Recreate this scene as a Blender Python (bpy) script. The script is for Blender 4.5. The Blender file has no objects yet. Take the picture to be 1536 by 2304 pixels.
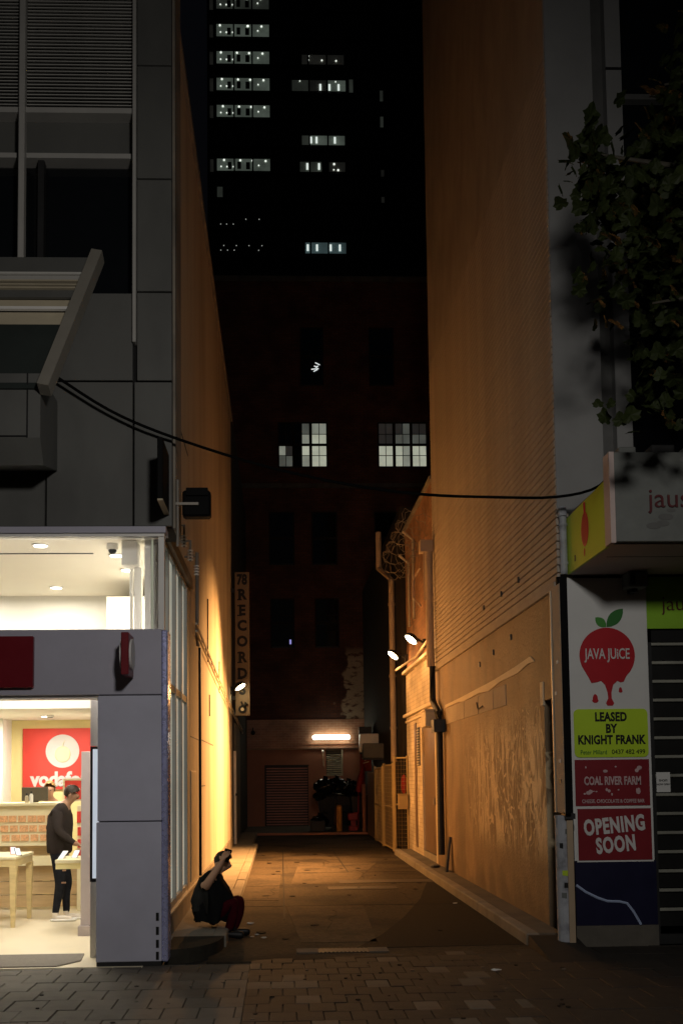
import bpy, bmesh, math, random
from mathutils import Vector, Matrix
random.seed(7)
sc = bpy.context.scene
col = sc.collection
R = math.radians

# ------------------------------------------------------------------ camera
cam = bpy.data.cameras.new('camera'); camo = bpy.data.objects.new('camera', cam); col.objects.link(camo)
camo.matrix_world = (Matrix.Translation((0, 0, 1.75)) @ Matrix.Rotation(R(-2.0), 4, 'Z')
                     @ Matrix.Rotation(R(94.0), 4, 'X') @ Matrix.Rotation(R(-0.63), 4, 'Z'))
cam.sensor_width = 36; cam.lens = 37.5
cam.shift_x = 0.02337; cam.shift_y = 0.18544
cam.clip_start = 0.1; cam.clip_end = 600
sc.camera = camo
# ------------------------------------------------------------------ world, lights of the street
w = bpy.data.worlds.new('World'); sc.world = w; w.use_nodes = True
nt = w.node_tree; bg = nt.nodes['Background']
sky = nt.nodes.new('ShaderNodeTexSky'); sky.sky_type = 'NISHITA'; sky.sun_disc = False
sky.sun_elevation = R(-4); sky.sun_rotation = R(200)
nt.links.new(sky.outputs[0], bg.inputs[0]); bg.inputs[1].default_value = 0.1
sc.view_settings.view_transform = 'Standard'; sc.view_settings.look = 'None'
sc.view_settings.exposure = 0; sc.view_settings.gamma = 1
SODIUM = (1.0, 0.46, 0.145)
def lamp(name, kind, loc, energy, color, target=None, **k):
    l = bpy.data.lights.new(name, kind); l.energy = energy; l.color = color
    for a, v in k.items(): setattr(l, a, v)
    o = bpy.data.objects.new(name, l); col.objects.link(o); o.location = loc
    if target is not None:
        d = Vector(target) - Vector(loc); o.rotation_euler = d.to_track_quat('-Z', 'Y').to_euler()
    return o
# the mall's own street lamp above and behind the camera
lamp('street_lamp_light', 'SPOT', (1.0, 1.8, 5.4), 720, (1.0, .95, .89), (-1.2, 10, 1.5), spot_size=R(146), spot_blend=1.0, shadow_soft_size=.34)
# three wall mounted sodium floodlights of the lane
lamp('sodium_light', 'SPOT', (2.42, 20.9, 4.30), 5800, SODIUM, (-1.17, 19.5, 2.0), spot_size=R(99), spot_blend=.95, shadow_soft_size=.12)
lamp('sodium_light', 'SPOT', (2.42, 24.0, 4.30), 4200, SODIUM, (-1.17, 22.0, .9), spot_size=R(82), spot_blend=.95, shadow_soft_size=.12)
lamp('sodium_light', 'SPOT', (-0.80, 25.0, 3.75), 820, SODIUM, (2.88, 19.5, 1.0), spot_size=R(100), spot_blend=.8, shadow_soft_size=.12)
# the same lamps' spill, straight from their lenses
lamp('sodium_spill', 'POINT', (2.45, 20.85, 4.22), 32, SODIUM, shadow_soft_size=.15)
lamp('sodium_spill', 'POINT', (2.42, 23.95, 4.26), 32, SODIUM, shadow_soft_size=.15)

# ------------------------------------------------------------------ materials
def mat(name, c, rough=.75, var=.18, vs=2.5, bump=.15, bs=40, metal=0, spec=.3, streak=None, dirt=None, dscale=1.2, damt=.5, stretch=(1, 1, 1)):
    m = bpy.data.materials.new(name); m.use_nodes = True
    n = m.node_tree.nodes; L = m.node_tree.links
    b = n['Principled BSDF']; b.inputs['Roughness'].default_value = rough; b.inputs['Metallic'].default_value = metal
    b.inputs['Specular IOR Level'].default_value = spec
    tc = n.new('ShaderNodeTexCoord'); mp = n.new('ShaderNodeMapping'); mp.inputs['Scale'].default_value = stretch
    L.new(tc.outputs['Object'], mp.inputs[0])
    nz = n.new('ShaderNodeTexNoise'); nz.inputs['Scale'].default_value = vs; nz.inputs['Detail'].default_value = 6; nz.inputs['Roughness'].default_value = .65
    L.new(mp.outputs[0], nz.inputs['Vector'])
    mx = n.new('ShaderNodeMix'); mx.data_type = 'RGBA'
    mx.inputs[6].default_value = (*[max(0, x * (1 - var)) for x in c], 1); mx.inputs[7].default_value = (*[min(1, x * (1 + var)) for x in c], 1)
    rp = n.new('ShaderNodeMapRange'); rp.inputs[1].default_value = .3; rp.inputs[2].default_value = .7
    L.new(nz.outputs[0], rp.inputs[0]); L.new(rp.outputs[0], mx.inputs[0])
    out = mx.outputs[2]
    if dirt:
        d = n.new('ShaderNodeTexNoise'); d.inputs['Scale'].default_value = dscale; d.inputs['Detail'].default_value = 8
        L.new(mp.outputs[0], d.inputs['Vector'])
        r2 = n.new('ShaderNodeMapRange'); r2.inputs[1].default_value = .48; r2.inputs[2].default_value = .68; r2.inputs[4].default_value = damt
        L.new(d.outputs[0], r2.inputs[0])
        m2 = n.new('ShaderNodeMix'); m2.data_type = 'RGBA'; m2.inputs[7].default_value = (*dirt, 1)
        L.new(r2.outputs[0], m2.inputs[0]); L.new(out, m2.inputs[6]); out = m2.outputs[2]
    L.new(out, b.inputs['Base Color'])
    if bump:
        nb = n.new('ShaderNodeTexNoise'); nb.inputs['Scale'].default_value = bs; nb.inputs['Detail'].default_value = 4
        L.new(tc.outputs['Object'], nb.inputs['Vector'])
        bp = n.new('ShaderNodeBump'); bp.inputs['Strength'].default_value = bump; bp.inputs['Distance'].default_value = .02
        L.new(nb.outputs[0], bp.inputs['Height']); L.new(bp.outputs[0], b.inputs['Normal'])
        rr = n.new('ShaderNodeMapRange'); rr.inputs[3].default_value = max(.02, rough - .12); rr.inputs[4].default_value = min(1, rough + .12)
        L.new(nz.outputs[0], rr.inputs[0]); L.new(rr.outputs[0], b.inputs['Roughness'])
    return m
def emit(name, c, s, var=0, vs=2.0):
    m = bpy.data.materials.new(name); m.use_nodes = True
    n = m.node_tree.nodes; L = m.node_tree.links
    b = n['Principled BSDF']; b.inputs['Base Color'].default_value = (*[x * .5 for x in c], 1); b.inputs['Roughness'].default_value = .4
    b.inputs['Emission Color'].default_value = (*c, 1); b.inputs['Emission Strength'].default_value = s
    if var:
        tc = n.new('ShaderNodeTexCoord'); nz = n.new('ShaderNodeTexNoise'); nz.inputs['Scale'].default_value = vs; nz.inputs['Detail'].default_value = 3
        L.new(tc.outputs['Object'], nz.inputs['Vector'])
        r = n.new('ShaderNodeMapRange'); r.inputs[1].default_value = .3; r.inputs[2].default_value = .7; r.inputs[3].default_value = s * (1 - var); r.inputs[4].default_value = s * (1 + var)
        L.new(nz.outputs[0], r.inputs[0]); L.new(r.outputs[0], b.inputs['Emission Strength'])
    return m
def glass(name, tint=(1, 1, 1), rough=.02, base=.06):
    m = bpy.data.materials.new(name); m.use_nodes = True
    n = m.node_tree.nodes; L = m.node_tree.links
    n.remove(n['Principled BSDF']); o = n['Material Output']
    t = n.new('ShaderNodeBsdfTransparent'); t.inputs[0].default_value = (*tint, 1)
    g = n.new('ShaderNodeBsdfGlossy'); g.inputs['Roughness'].default_value = rough
    lw = n.new('ShaderNodeFresnel'); lw.inputs[0].default_value = 1.45
    mx = n.new('ShaderNodeMixShader'); L.new(lw.outputs[0], mx.inputs[0]); L.new(t.outputs[0], mx.inputs[1]); L.new(g.outputs[0], mx.inputs[2]); L.new(mx.outputs[0], o.inputs[0])
    return m
def brickmat(name, c1, c2, mortar, axis='X', scale=1.0, rough=.85, patch=None, bump=.5):
    m = bpy.data.materials.new(name); m.use_nodes = True
    n = m.node_tree.nodes; L = m.node_tree.links; b = n['Principled BSDF']; b.inputs['Roughness'].default_value = rough
    tc = n.new('ShaderNodeTexCoord'); sp = n.new('ShaderNodeSeparateXYZ'); cb = n.new('ShaderNodeCombineXYZ')
    L.new(tc.outputs['Object'], sp.inputs[0]); L.new(sp.outputs[0 if axis == 'X' else 1], cb.inputs[0]); L.new(sp.outputs[2], cb.inputs[1])
    br = n.new('ShaderNodeTexBrick'); br.inputs['Scale'].default_value = 1.0 * scale
    br.inputs['Brick Width'].default_value = .24; br.inputs['Row Height'].default_value = .086; br.inputs['Mortar Size'].default_value = .009
    br.inputs['Color1'].default_value = (*c1, 1); br.inputs['Color2'].default_value = (*c2, 1); br.inputs['Mortar'].default_value = (*mortar, 1)
    L.new(cb.outputs[0], br.inputs['Vector'])
    nz = n.new('ShaderNodeTexNoise'); nz.inputs['Scale'].default_value = 1.3; nz.inputs['Detail'].default_value = 8; L.new(cb.outputs[0], nz.inputs['Vector'])
    mr = n.new('ShaderNodeMapRange'); mr.inputs[1].default_value = .3; mr.inputs[2].default_value = .75; mr.inputs[3].default_value = .55; mr.inputs[4].default_value = 1.35
    L.new(nz.outputs[0], mr.inputs[0])
    vm = n.new('ShaderNodeVectorMath'); vm.operation = 'SCALE'; L.new(br.outputs['Color'], vm.inputs[0]); L.new(mr.outputs[0], vm.inputs['Scale'])
    out = vm.outputs[0]
    if patch:                                   # flaking white paint with a shape of its own: (x0, z0, z1, colour)
        x0, z0, z1, pc = patch
        def gt(sock, val, wd, inv=False):
            r = n.new('ShaderNodeMapRange'); r.inputs[1].default_value = val - wd; r.inputs[2].default_value = val + wd
            if inv: r.inputs[3].default_value, r.inputs[4].default_value = 1, 0
            L.new(sock, r.inputs[0]); return r.outputs[0]
        c = gt(sp.outputs[2], z1, .25, True); d = gt(sp.outputs[2], z0, .02)
        mp = n.new('ShaderNodeMapping'); mp.inputs['Scale'].default_value = (1, 2.6, 1); L.new(cb.outputs[0], mp.inputs[0])
        n2 = n.new('ShaderNodeTexNoise'); n2.inputs['Scale'].default_value = 2.6; n2.inputs['Detail'].default_value = 9; n2.inputs['Roughness'].default_value = .7; L.new(mp.outputs[0], n2.inputs['Vector'])
        f = gt(n2.outputs[0], .45, .04)
        wx = n.new('ShaderNodeMath'); wx.operation = 'MULTIPLY_ADD'; L.new(nz.outputs[0], wx.inputs[0]); wx.inputs[1].default_value = 1.5; L.new(sp.outputs[0], wx.inputs[2])
        a = gt(wx.outputs[0], x0 + .72, .05)
        prev = a
        for s in (c, d, f):
            q = n.new('ShaderNodeMath'); q.operation = 'MULTIPLY'; L.new(prev, q.inputs[0]); L.new(s, q.inputs[1]); prev = q.outputs[0]
        m2 = n.new('ShaderNodeMix'); m2.data_type = 'RGBA'; m2.inputs[7].default_value = (*pc, 1); L.new(prev, m2.inputs[0]); L.new(out, m2.inputs[6]); out = m2.outputs[2]
    L.new(out, b.inputs['Base Color'])
    bp = n.new('ShaderNodeBump'); bp.inputs['Strength'].default_value = bump; bp.inputs['Distance'].default_value = .012; bp.invert = True
    L.new(br.outputs['Fac'], bp.inputs['Height']); L.new(bp.outputs[0], b.inputs['Normal'])
    return m

M = dict(
    panel=mat('grey_cladding', (.105, .105, .097), .5, .06, 1.2, .04, 90, dirt=(.066, .066, .062), dscale=1.3, damt=.7, stretch=(1, 1, .45)),
    joint=mat('joint_black', (.01, .01, .01), .9),
    alu=mat('grey_aluminium', (.36, .35, .325), .5, .08, bump=.03),
    louvre=mat('grey_louvre', (.50, .49, .45), .5, .1, bump=.03),
    dark=mat('dark_metal', (.02, .02, .02), .5, .2, bump=.03),
    blackglass=mat('dark_glass', (.006, .007, .008), .06, .1, bump=0, spec=.5),
    fascia=mat('lilac_grey_panel', (.40, .39, .46), .55, .05, 3, .08, 220),
    red=mat('red_acrylic', (.15, .006, .012), .35, .08, bump=.02),
    whiteplastic=mat('white_plastic', (.72, .70, .66), .4, .05, bump=.02),
    neon_tinted_chrome=mat('neon_tinted_chrome', (.50, .52, .82), .28, .12, 18, bump=.12, bs=22, metal=.55),  # blue base colour paints in the reflection of neon signs opposite
    tan=mat('tan_panel', (.42, .365, .26), .6, .1, bump=.04),
    lwall=mat('cream_render', (.50, .45, .35), .85, .12, 2.2, .3, 40, dirt=(.30, .24, .17), dscale=1.1, damt=.6, stretch=(1, 1, .16)),
    plinth=mat('dark_plinth', (.22, .19, .15), .8, .2, dirt=(.08, .07, .06), damt=.6),
    rwall=mat('buff_painted_brick', (.375, .325, .265), .8, .12, 3, .35, 55, dirt=(.25, .205, .16), dscale=1.6, damt=.4, stretch=(1, 1, .5)),
    white=mat('white_painted_render', (.27, .27, .265), .8, .07, 1.5, .1, 60, dirt=(.19, .19, .185), damt=.3),
    greyrec=mat('grey_recess', (.12, .12, .115), .8),
    asphalt=mat('asphalt', (.062, .047, .030), .88, .5, 16, .6, 90, spec=.12, dirt=(.015, .013, .011), dscale=.9, damt=.85),
    asphalt2=mat('patched_asphalt', (.088, .067, .043), .88, .45, 14, .5, 110, spec=.12, dirt=(.026, .021, .016), dscale=1.6, damt=.7),
    asphalt3=mat('worn_concrete_strip', (.062, .048, .033), .85, .3, 5, .3, 80, dirt=(.05, .04, .028), dscale=3, damt=.6),
    kerbdark=mat('shaded_kerb', (.030, .027, .021), .85, .3, 5, .3, 80, spec=.1),  # kept near black: the pillar's shade is put into the colour
    pillar=mat('lilac_panel_lightened', (.50, .50, .60), .55, .05, 3, .08, 220, dirt=(.38, .38, .45), dscale=1.1, damt=.5),  # lighter than the fascia: low street light put into the paint colour
    concrete=mat('concrete', (.22, .20, .165), .85, .15, 4, .25, 70, dirt=(.15, .13, .1), dscale=2.5, damt=.5),
    concdirty=mat('dirty_concrete', (.11, .098, .08), .85, .22, 3, .3, 70, dirt=(.06, .055, .05), dscale=2, damt=.7),
    flatblack=mat('flat_black', (.004, .004, .004), .7, .2, bump=0, spec=.08),
    signcream=mat('faded_sign_panel', (.16, .12, .075), .6, .1, bump=.05, dirt=(.16, .11, .07), damt=.6),
    maroond=mat('dark_maroon_letters', (.085, .014, .016), .6, bump=0),
    tagpaint=mat('scrubbed_tag_paint', (.60, .475, .29), .75, .2, 9, .1, 60, dirt=(.29, .21, .125), dscale=6, damt=.95),
    tagpaint2=mat('faded_tag_paint', (.47, .365, .22), .75, .2, 9, .1, 60, dirt=(.29, .21, .125), dscale=5, damt=1),
    awnglass=mat('smoky_awning_glass', (.030, .036, .033), .25, .15, 1.5, .0),
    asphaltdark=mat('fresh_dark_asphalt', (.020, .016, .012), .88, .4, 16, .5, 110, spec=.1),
    beam=mat('awning_beam', (.20, .185, .155), .6, .1, bump=.03),
    pole=mat('grey_painted_post', (.34, .35, .38), .6, .12, 5, .15, 60, dirt=(.10, .10, .11), dscale=7, damt=.7),
    lime=mat('lime_panel', (.42, .56, .03), .45, .06, bump=.03),
    limed=mat('lime_fascia', (.24, .46, .03), .45, .1, bump=.03),
    limesign=mat('lime_sign', (.46, .66, .03), .45, .04, bump=.02),
    signwhite=mat('white_sign', (.62, .62, .60), .5, .04, bump=.02),
    maroon=mat('maroon_sign', (.20, .012, .018), .5, .1, bump=.02),
    navy=mat('navy_sign', (.008, .008, .030), .45, .15, bump=.02),
    black=mat('black_print', (.008, .008, .008), .6, bump=0),
    printwhite=mat('white_print', (.60, .585, .57), .5, .05, bump=0),
    printpink=mat('pale_print', (.50, .36, .36), .5, .2, 30, bump=0),
    printred=mat('red_print', (.42, .012, .02), .45, .08, bump=0),
    printgreen=mat('green_print', (.03, .15, .03), .5, .1, bump=0),
    printgreen2=mat('light_green_print', (.06, .24, .04), .5, .1, bump=0),
    lightblue=mat('pale_blue_print', (.35, .42, .60), .5, .05, bump=0),
    grubby=mat('weathered_fascia', (.135, .142, .133), .75, .15, 3, .1, 40, dirt=(.085, .09, .08), dscale=2.2, damt=.7),
    soffit=mat('pinkish_soffit', (.45, .36, .33), .7, .08, bump=.05),
    shutter=mat('shutter_slat', (.012, .012, .011), .5, .2, bump=.05, metal=.3),
    bar=mat('shutter_bar', (.40, .40, .34), .4, .15, bump=.05, metal=.5),
    farbrick=brickmat('dark_red_brick', (.13, .042, .024), (.09, .03, .018), (.06, .033, .024), patch=(1.15, 3.74, 6.05, (.40, .33, .24))),
    redbrick=brickmat('red_painted_brick', (.42, .21, .12), (.35, .16, .09), (.44, .26, .17), rough=.5),
    redpaint=mat('red_painted_render', (.35, .15, .09), .55, .12, 1.5, .2, 60),
    rollerdoor=mat('brown_roller_door', (.34, .17, .14), .4, .12, bump=.05, metal=.2),
    brick2=brickmat('brown_brick', (.36, .19, .10), (.28, .14, .075), (.24, .16, .1), axis='Y'),
    creambrick=brickmat('cream_painted_brick', (.55, .46, .32), (.50, .42, .29), (.42, .34, .23), axis='Y', bump=.8),
    creampaint=mat('cream_paint', (.55, .47, .33), .7, .1, bump=.1),
    darkwall=mat('dark_building', (.022, .018, .015), .85, .2),
    blackwall=mat('tower_cladding', (.012, .012, .013), .6, .2, bump=0),
    pipe=mat('buff_pipe', (.40, .30, .2), .5, .1, bump=.05),
    blackpipe=mat('black_pipe', (.012, .012, .012), .45, .2, bump=.05),
    greypipe=mat('grey_conduit', (.22, .2, .17), .5, .15, bump=.05, metal=.3),
    galv=mat('galvanised', (.40, .36, .28), .5, .15, bump=.05, metal=.4),
    doorm=mat('brown_door', (.16, .11, .075), .4, .15, 1.5, .05, 50, stretch=(1, 1, .2)),
    yellowgate=mat('yellow_gate', (.36, .27, .12), .55, .15, bump=.08, dirt=(.2, .14, .08), damt=.6),
    yellow=mat('orange_bollard', (.70, .30, .06), .5, .1, bump=.05),
    bin=mat('black_bin', (.010, .010, .011), .3, .2, bump=.05),
    bag=mat('black_bag', (.008, .008, .008), .22, .2, bump=.7, bs=14),
    redbag=mat('red_plastic', (.26, .016, .014), .45, .15, bump=.1),
    cable=mat('black_cable', (.003, .003, .003), .8, bump=0, spec=.05),
    shopwall=mat('shop_cream_wall', (.80, .76, .66), .8, .03, bump=.02),
    shopwhite=mat('shop_white', (.82, .80, .74), .7, .02, bump=.02),
    shopyellow=mat('shop_yellow_wall', (.82, .71, .34), .7, .04, bump=.02),
    shopred=mat('shop_red', (.66, .06, .045), .5, .05, bump=.02),
    shopfloor=mat('shop_floor', (.72, .64, .48), .35, .06, 2, .05, 30),
    wood=mat('light_timber', (.66, .52, .26), .5, .12, 3, .05, 40, stretch=(1, 1, 6)),
    wood2=mat('oak_cabinet', (.52, .37, .20), .5, .15, 3, .05, 40, stretch=(1, 1, 8)),
    cream=mat('cream_counter', (.78, .70, .46), .6, .04, bump=.02),
    orangepack=mat('orange_pack', (.72, .40, .20), .5, .35, 45, bump=.02),
    monitor=mat('monitor_back', (.10, .085, .06), .4, .15, bump=.03),
    mat_=mat('door_mat', (.19, .17, .145), .95, .15, 30, .4, 200),
    lilac=mat('lilac_board', (.50, .44, .45), .5, .03, bump=.02),
    blind=emit('lit_blind', (.80, .84, .70), .29, .25, 1.2),
    screen=emit('lit_screen', (.78, .86, .95), .55, .05),
    downlight=emit('downlight_lens', (1, .97, .90), 9),
    tube=emit('fluorescent_tube', (1, .96, .72), 11),
    sodium=emit('sodium_lens', (1, .80, .45), 26),
    leaf=mat('plane_leaf', (.013, .018, .004), .6, .4, 6, .1, 30, spec=.12),
    bark=mat('plane_bark', (.045, .04, .03), .85, .3, 6, .4, 30),
    skin=mat('skin', (.48, .27, .17), .55, .06, bump=.03),
    skin2=mat('skin_brown', (.34, .19, .12), .55, .06, bump=.03),
    hair=mat('dark_hair', (.025, .016, .010), .5, .3, 60, .3, 120),
    blonde=mat('fair_hair', (.30, .17, .06), .5, .3, 40, .3, 120),
    jumper=mat('charcoal_jumper', (.035, .028, .026), .9, .2, 8, .3, 120, spec=.06),
    jeans=mat('black_jeans', (.016, .017, .022), .85, .25, 10, .3, 150, spec=.06),
    shoe=mat('pale_shoe', (.75, .68, .60), .5, .05, bump=.03),
    blackcloth=mat('black_cloth', (.008, .009, .009), .9, .2, 8, .3, 120, spec=.06),
    greycloth=mat('grey_cloth', (.022, .022, .021), .9, .2, 8, .3, 120, spec=.06),
    redpants=mat('dark_red_trousers', (.045, .003, .006), .85, .2, 8, .3, 120, spec=.06),
    blackshoe=mat('black_shoe', (.01, .01, .01), .5, bump=.03),
    glass=glass('clear_glass'),
    paper=mat('white_paper', (.62, .62, .60), .7, .05, bump=.02),
    shrub=mat('shrub_leaf', (.05, .07, .03), .5, .3, 6, bump=0),
)
def paver_mat(name, c):
    return mat(name, c, .75, .16, 9, .25, 80, dirt=tuple(x * .5 for x in c), dscale=5, damt=.5)
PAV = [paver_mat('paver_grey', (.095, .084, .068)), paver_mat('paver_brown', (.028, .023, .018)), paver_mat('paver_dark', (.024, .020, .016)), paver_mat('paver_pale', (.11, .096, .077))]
PAV.append(paver_mat('paver_warm_grey', (.082, .073, .058)))
PAVPALE = paver_mat('paver_light', (.10, .083, .063))

# right lane wall, lower half: brown render with pale ghosts of scrubbed graffiti
def ghostmat():
    m = mat('graffitied_render', (.235, .165, .095), .7, .22, 2.2, .5, 30, dirt=(.12, .08, .045), dscale=1.3, damt=.8, stretch=(1, 1, .4))
    n = m.node_tree.nodes; L = m.node_tree.links; b = n['Principled BSDF']
    src = b.inputs['Base Color'].links[0].from_socket
    tc = n.new('ShaderNodeNewGeometry'); tc.outputs[0].name; sp = n.new('ShaderNodeSeparateXYZ'); L.new(tc.outputs['Position'], sp.inputs[0])
    mp = n.new('ShaderNodeMapping'); mp.inputs['Scale'].default_value = (1, 1.35, .40); L.new(tc.outputs['Position'], mp.inputs[0])
    nz = n.new('ShaderNodeTexNoise'); nz.inputs['Scale'].default_value = 2.3; nz.inputs['Detail'].default_value = 5; nz.inputs['Distortion'].default_value = .9
    L.new(mp.outputs[0], nz.inputs['Vector'])
    def ramp(s, a, c, v0=0, v1=1):
        r = n.new('ShaderNodeMapRange'); r.interpolation_type = 'SMOOTHSTEP'; r.inputs[1].default_value = a; r.inputs[2].default_value = c; r.inputs[3].default_value = v0; r.inputs[4].default_value = v1
        L.new(s, r.inputs[0]); return r.outputs[0]
    f = ramp(nz.outputs[0], .43, .56)
    ys = sp.outputs[1]; zs = sp.outputs[2]
    a = ramp(ys, 11.3, 11.8); b2 = ramp(ys, 17.5, 13.5); c = ramp(zs, .65, 1.15); d = ramp(zs, 2.75, 1.9)
    # scrubbed loops of old tags
    mp2 = n.new('ShaderNodeMapping'); mp2.inputs['Scale'].default_value = (1, 1.5, 1.0); L.new(tc.outputs['Position'], mp2.inputs[0])
    vo = n.new('ShaderNodeTexNoise'); vo.inputs['Scale'].default_value = 3.1; vo.inputs['Detail'].default_value = 1.5; vo.inputs['Distortion'].default_value = .6; L.new(mp2.outputs[0], vo.inputs['Vector'])
    s1 = ramp(vo.outputs[0], .44, .46); s2 = ramp(vo.outputs[0], .52, .495)
    q = n.new('ShaderNodeMath'); q.operation = 'MULTIPLY'; L.new(s1, q.inputs[0]); L.new(s2, q.inputs[1])
    mxm = n.new('ShaderNodeMath'); mxm.operation = 'MAXIMUM'; L.new(f, mxm.inputs[0]); L.new(q.outputs[0], mxm.inputs[1])
    prev = mxm.outputs[0]
    for s in (a, b2, c, d):
        k = n.new('ShaderNodeMath'); k.operation = 'MULTIPLY'; L.new(prev, k.inputs[0]); L.new(s, k.inputs[1]); prev = k.outputs[0]
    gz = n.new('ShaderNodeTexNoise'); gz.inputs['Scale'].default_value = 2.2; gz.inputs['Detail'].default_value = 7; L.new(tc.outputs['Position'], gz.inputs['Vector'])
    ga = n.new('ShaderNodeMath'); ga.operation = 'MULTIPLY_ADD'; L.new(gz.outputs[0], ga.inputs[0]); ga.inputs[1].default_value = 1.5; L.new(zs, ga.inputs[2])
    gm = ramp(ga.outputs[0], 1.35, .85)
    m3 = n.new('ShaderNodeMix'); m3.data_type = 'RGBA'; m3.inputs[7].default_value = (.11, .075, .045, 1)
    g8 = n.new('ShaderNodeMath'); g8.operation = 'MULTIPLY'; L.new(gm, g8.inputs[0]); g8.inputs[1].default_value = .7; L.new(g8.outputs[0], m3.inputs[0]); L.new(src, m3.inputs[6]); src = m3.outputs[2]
    k = n.new('ShaderNodeMath'); k.operation = 'MULTIPLY'; L.new(prev, k.inputs[0]); k.inputs[1].default_value = .85
    m2 = n.new('ShaderNodeMix'); m2.data_type = 'RGBA'; m2.inputs[7].default_value = (.86, .70, .44, 1)
    L.new(k.outputs[0], m2.inputs[0]); L.new(src, m2.inputs[6]); L.new(m2.outputs[2], b.inputs['Base Color'])
    return m
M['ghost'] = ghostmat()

# ------------------------------------------------------------------ builders
def thing(name, label, cat, loc=(0, 0, 0), group=None):
    o = bpy.data.objects.new(name, None); col.objects.link(o); o.location = loc; o.empty_display_size = .1
    o['label'] = label; o['category'] = cat
    if group: o['group'] = group
    return o
def tag(o, label, cat, group=None):
    o['label'] = label; o['category'] = cat
    if group: o['group'] = group
    return o
def wloc(o):
    v = Vector((0, 0, 0))
    while o is not None:
        v += o.location; o = o.parent
    return v
class MB:
    def __init__(s): s.bm = bmesh.new()
    def box(s, x0, x1, y0, y1, z0, z1, bev=0):
        vs = [s.bm.verts.new(p) for p in ((x0, y0, z0), (x1, y0, z0), (x1, y1, z0), (x0, y1, z0), (x0, y0, z1), (x1, y0, z1), (x1, y1, z1), (x0, y1, z1))]
        fs = [s.bm.faces.new([vs[i] for i in f]) for f in ((3, 2, 1, 0), (4, 5, 6, 7), (0, 1, 5, 4), (1, 2, 6, 5), (2, 3, 7, 6), (3, 0, 4, 7))]
        if bev:
            es = set(e for f in fs for e in f.edges); bmesh.ops.bevel(s.bm, geom=list(es), offset=bev, segments=1, affect='EDGES')
        return s
    def prism(s, poly, axis, a0, a1):
        """extrude a 2D polygon along axis; poly coords are the other two axes in order"""
        def P(u, v, a): return {'x': (a, u, v), 'y': (u, a, v), 'z': (u, v, a)}[axis]
        A = [s.bm.verts.new(P(u, v, a0)) for u, v in poly]; B = [s.bm.verts.new(P(u, v, a1)) for u, v in poly]
        k = len(poly); s.bm.faces.new(A); s.bm.faces.new(B[::-1])
        for i in range(k): s.bm.faces.new((A[i], B[i], B[(i + 1) % k], A[(i + 1) % k]))
        return s
    def hexa(s, bot, top):
        vs = [s.bm.verts.new(p) for p in list(bot) + list(top)]
        for f in ((3, 2, 1, 0), (4, 5, 6, 7), (0, 1, 5, 4), (1, 2, 6, 5), (2, 3, 7, 6), (3, 0, 4, 7)): s.bm.faces.new([vs[i] for i in f])
        return s
    def tube(s, pts, r, seg=8, cap=True):
        pts = [Vector(p) for p in pts]; rings = []
        for i, p in enumerate(pts):
            d = (pts[min(i + 1, len(pts) - 1)] - pts[max(i - 1, 0)]).normalized()
            ref = Vector((0, 0, 1)) if abs(d.z) < .9 else Vector((1, 0, 0))
            u = d.cross(ref).normalized(); v = d.cross(u)
            rr = r[i] if isinstance(r, (list, tuple)) else r
            rings.append([s.bm.verts.new(p + rr * (u * math.cos(t) + v * math.sin(t))) for t in [2 * math.pi * k / seg for k in range(seg)]])
        for a, b in zip(rings, rings[1:]):
            for k in range(seg): s.bm.faces.new((a[k], a[(k + 1) % seg], b[(k + 1) % seg], b[k]))
        if cap: s.bm.faces.new(rings[0][::-1]); s.bm.faces.new(rings[-1])
        return s
    def ball(s, c, r, sx=1, sy=1, sz=1, u=14, v=9, rot=None):
        m = Matrix.Translation(c) @ (rot.to_4x4() if rot else Matrix()) @ Matrix.Diagonal((r * sx, r * sy, r * sz, 1))
        bmesh.ops.create_uvsphere(s.bm, u_segments=u, v_segments=v, radius=1, matrix=m); return s
    def disc(s, c, n, r, th=.01, seg=20, squash=1):
        n = Vector(n).normalized(); return s.tube([Vector(c) - n * th / 2, Vector(c) + n * th / 2], r, seg)
    def flat(s, pts): s.bm.faces.new([s.bm.verts.new(p) for p in pts]); return s
    def build(s, name, m, parent=None, smooth=False, kind=None):
        bmesh.ops.recalc_face_normals(s.bm, faces=s.bm.faces)
        off = wloc(parent)
        if off.length: bmesh.ops.translate(s.bm, verts=s.bm.verts, vec=-off)
        me = bpy.data.meshes.new(name); s.bm.to_mesh(me); s.bm.free()
        me.materials.append(M[m] if isinstance(m, str) else m)
        if smooth:
            for p in me.polygons: p.use_smooth = True
        o = bpy.data.objects.new(name, me); col.objects.link(o)
        if parent is not None: o.parent = parent
        if kind: o['kind'] = kind
        return o
def bx(name, m, parent, *a, bev=0, kind=None): return MB().box(*a, bev=bev).build(name, m, parent, kind=kind)
def at_loc(name, m, loc, mb, label, cat, group=None):
    """a thing that is one mesh, its origin at loc"""
    bmesh.ops.translate(mb.bm, verts=mb.bm.verts, vec=-Vector(loc))
    o = mb.build(name, m); o.location = loc
    return tag(o, label, cat, group)
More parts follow.
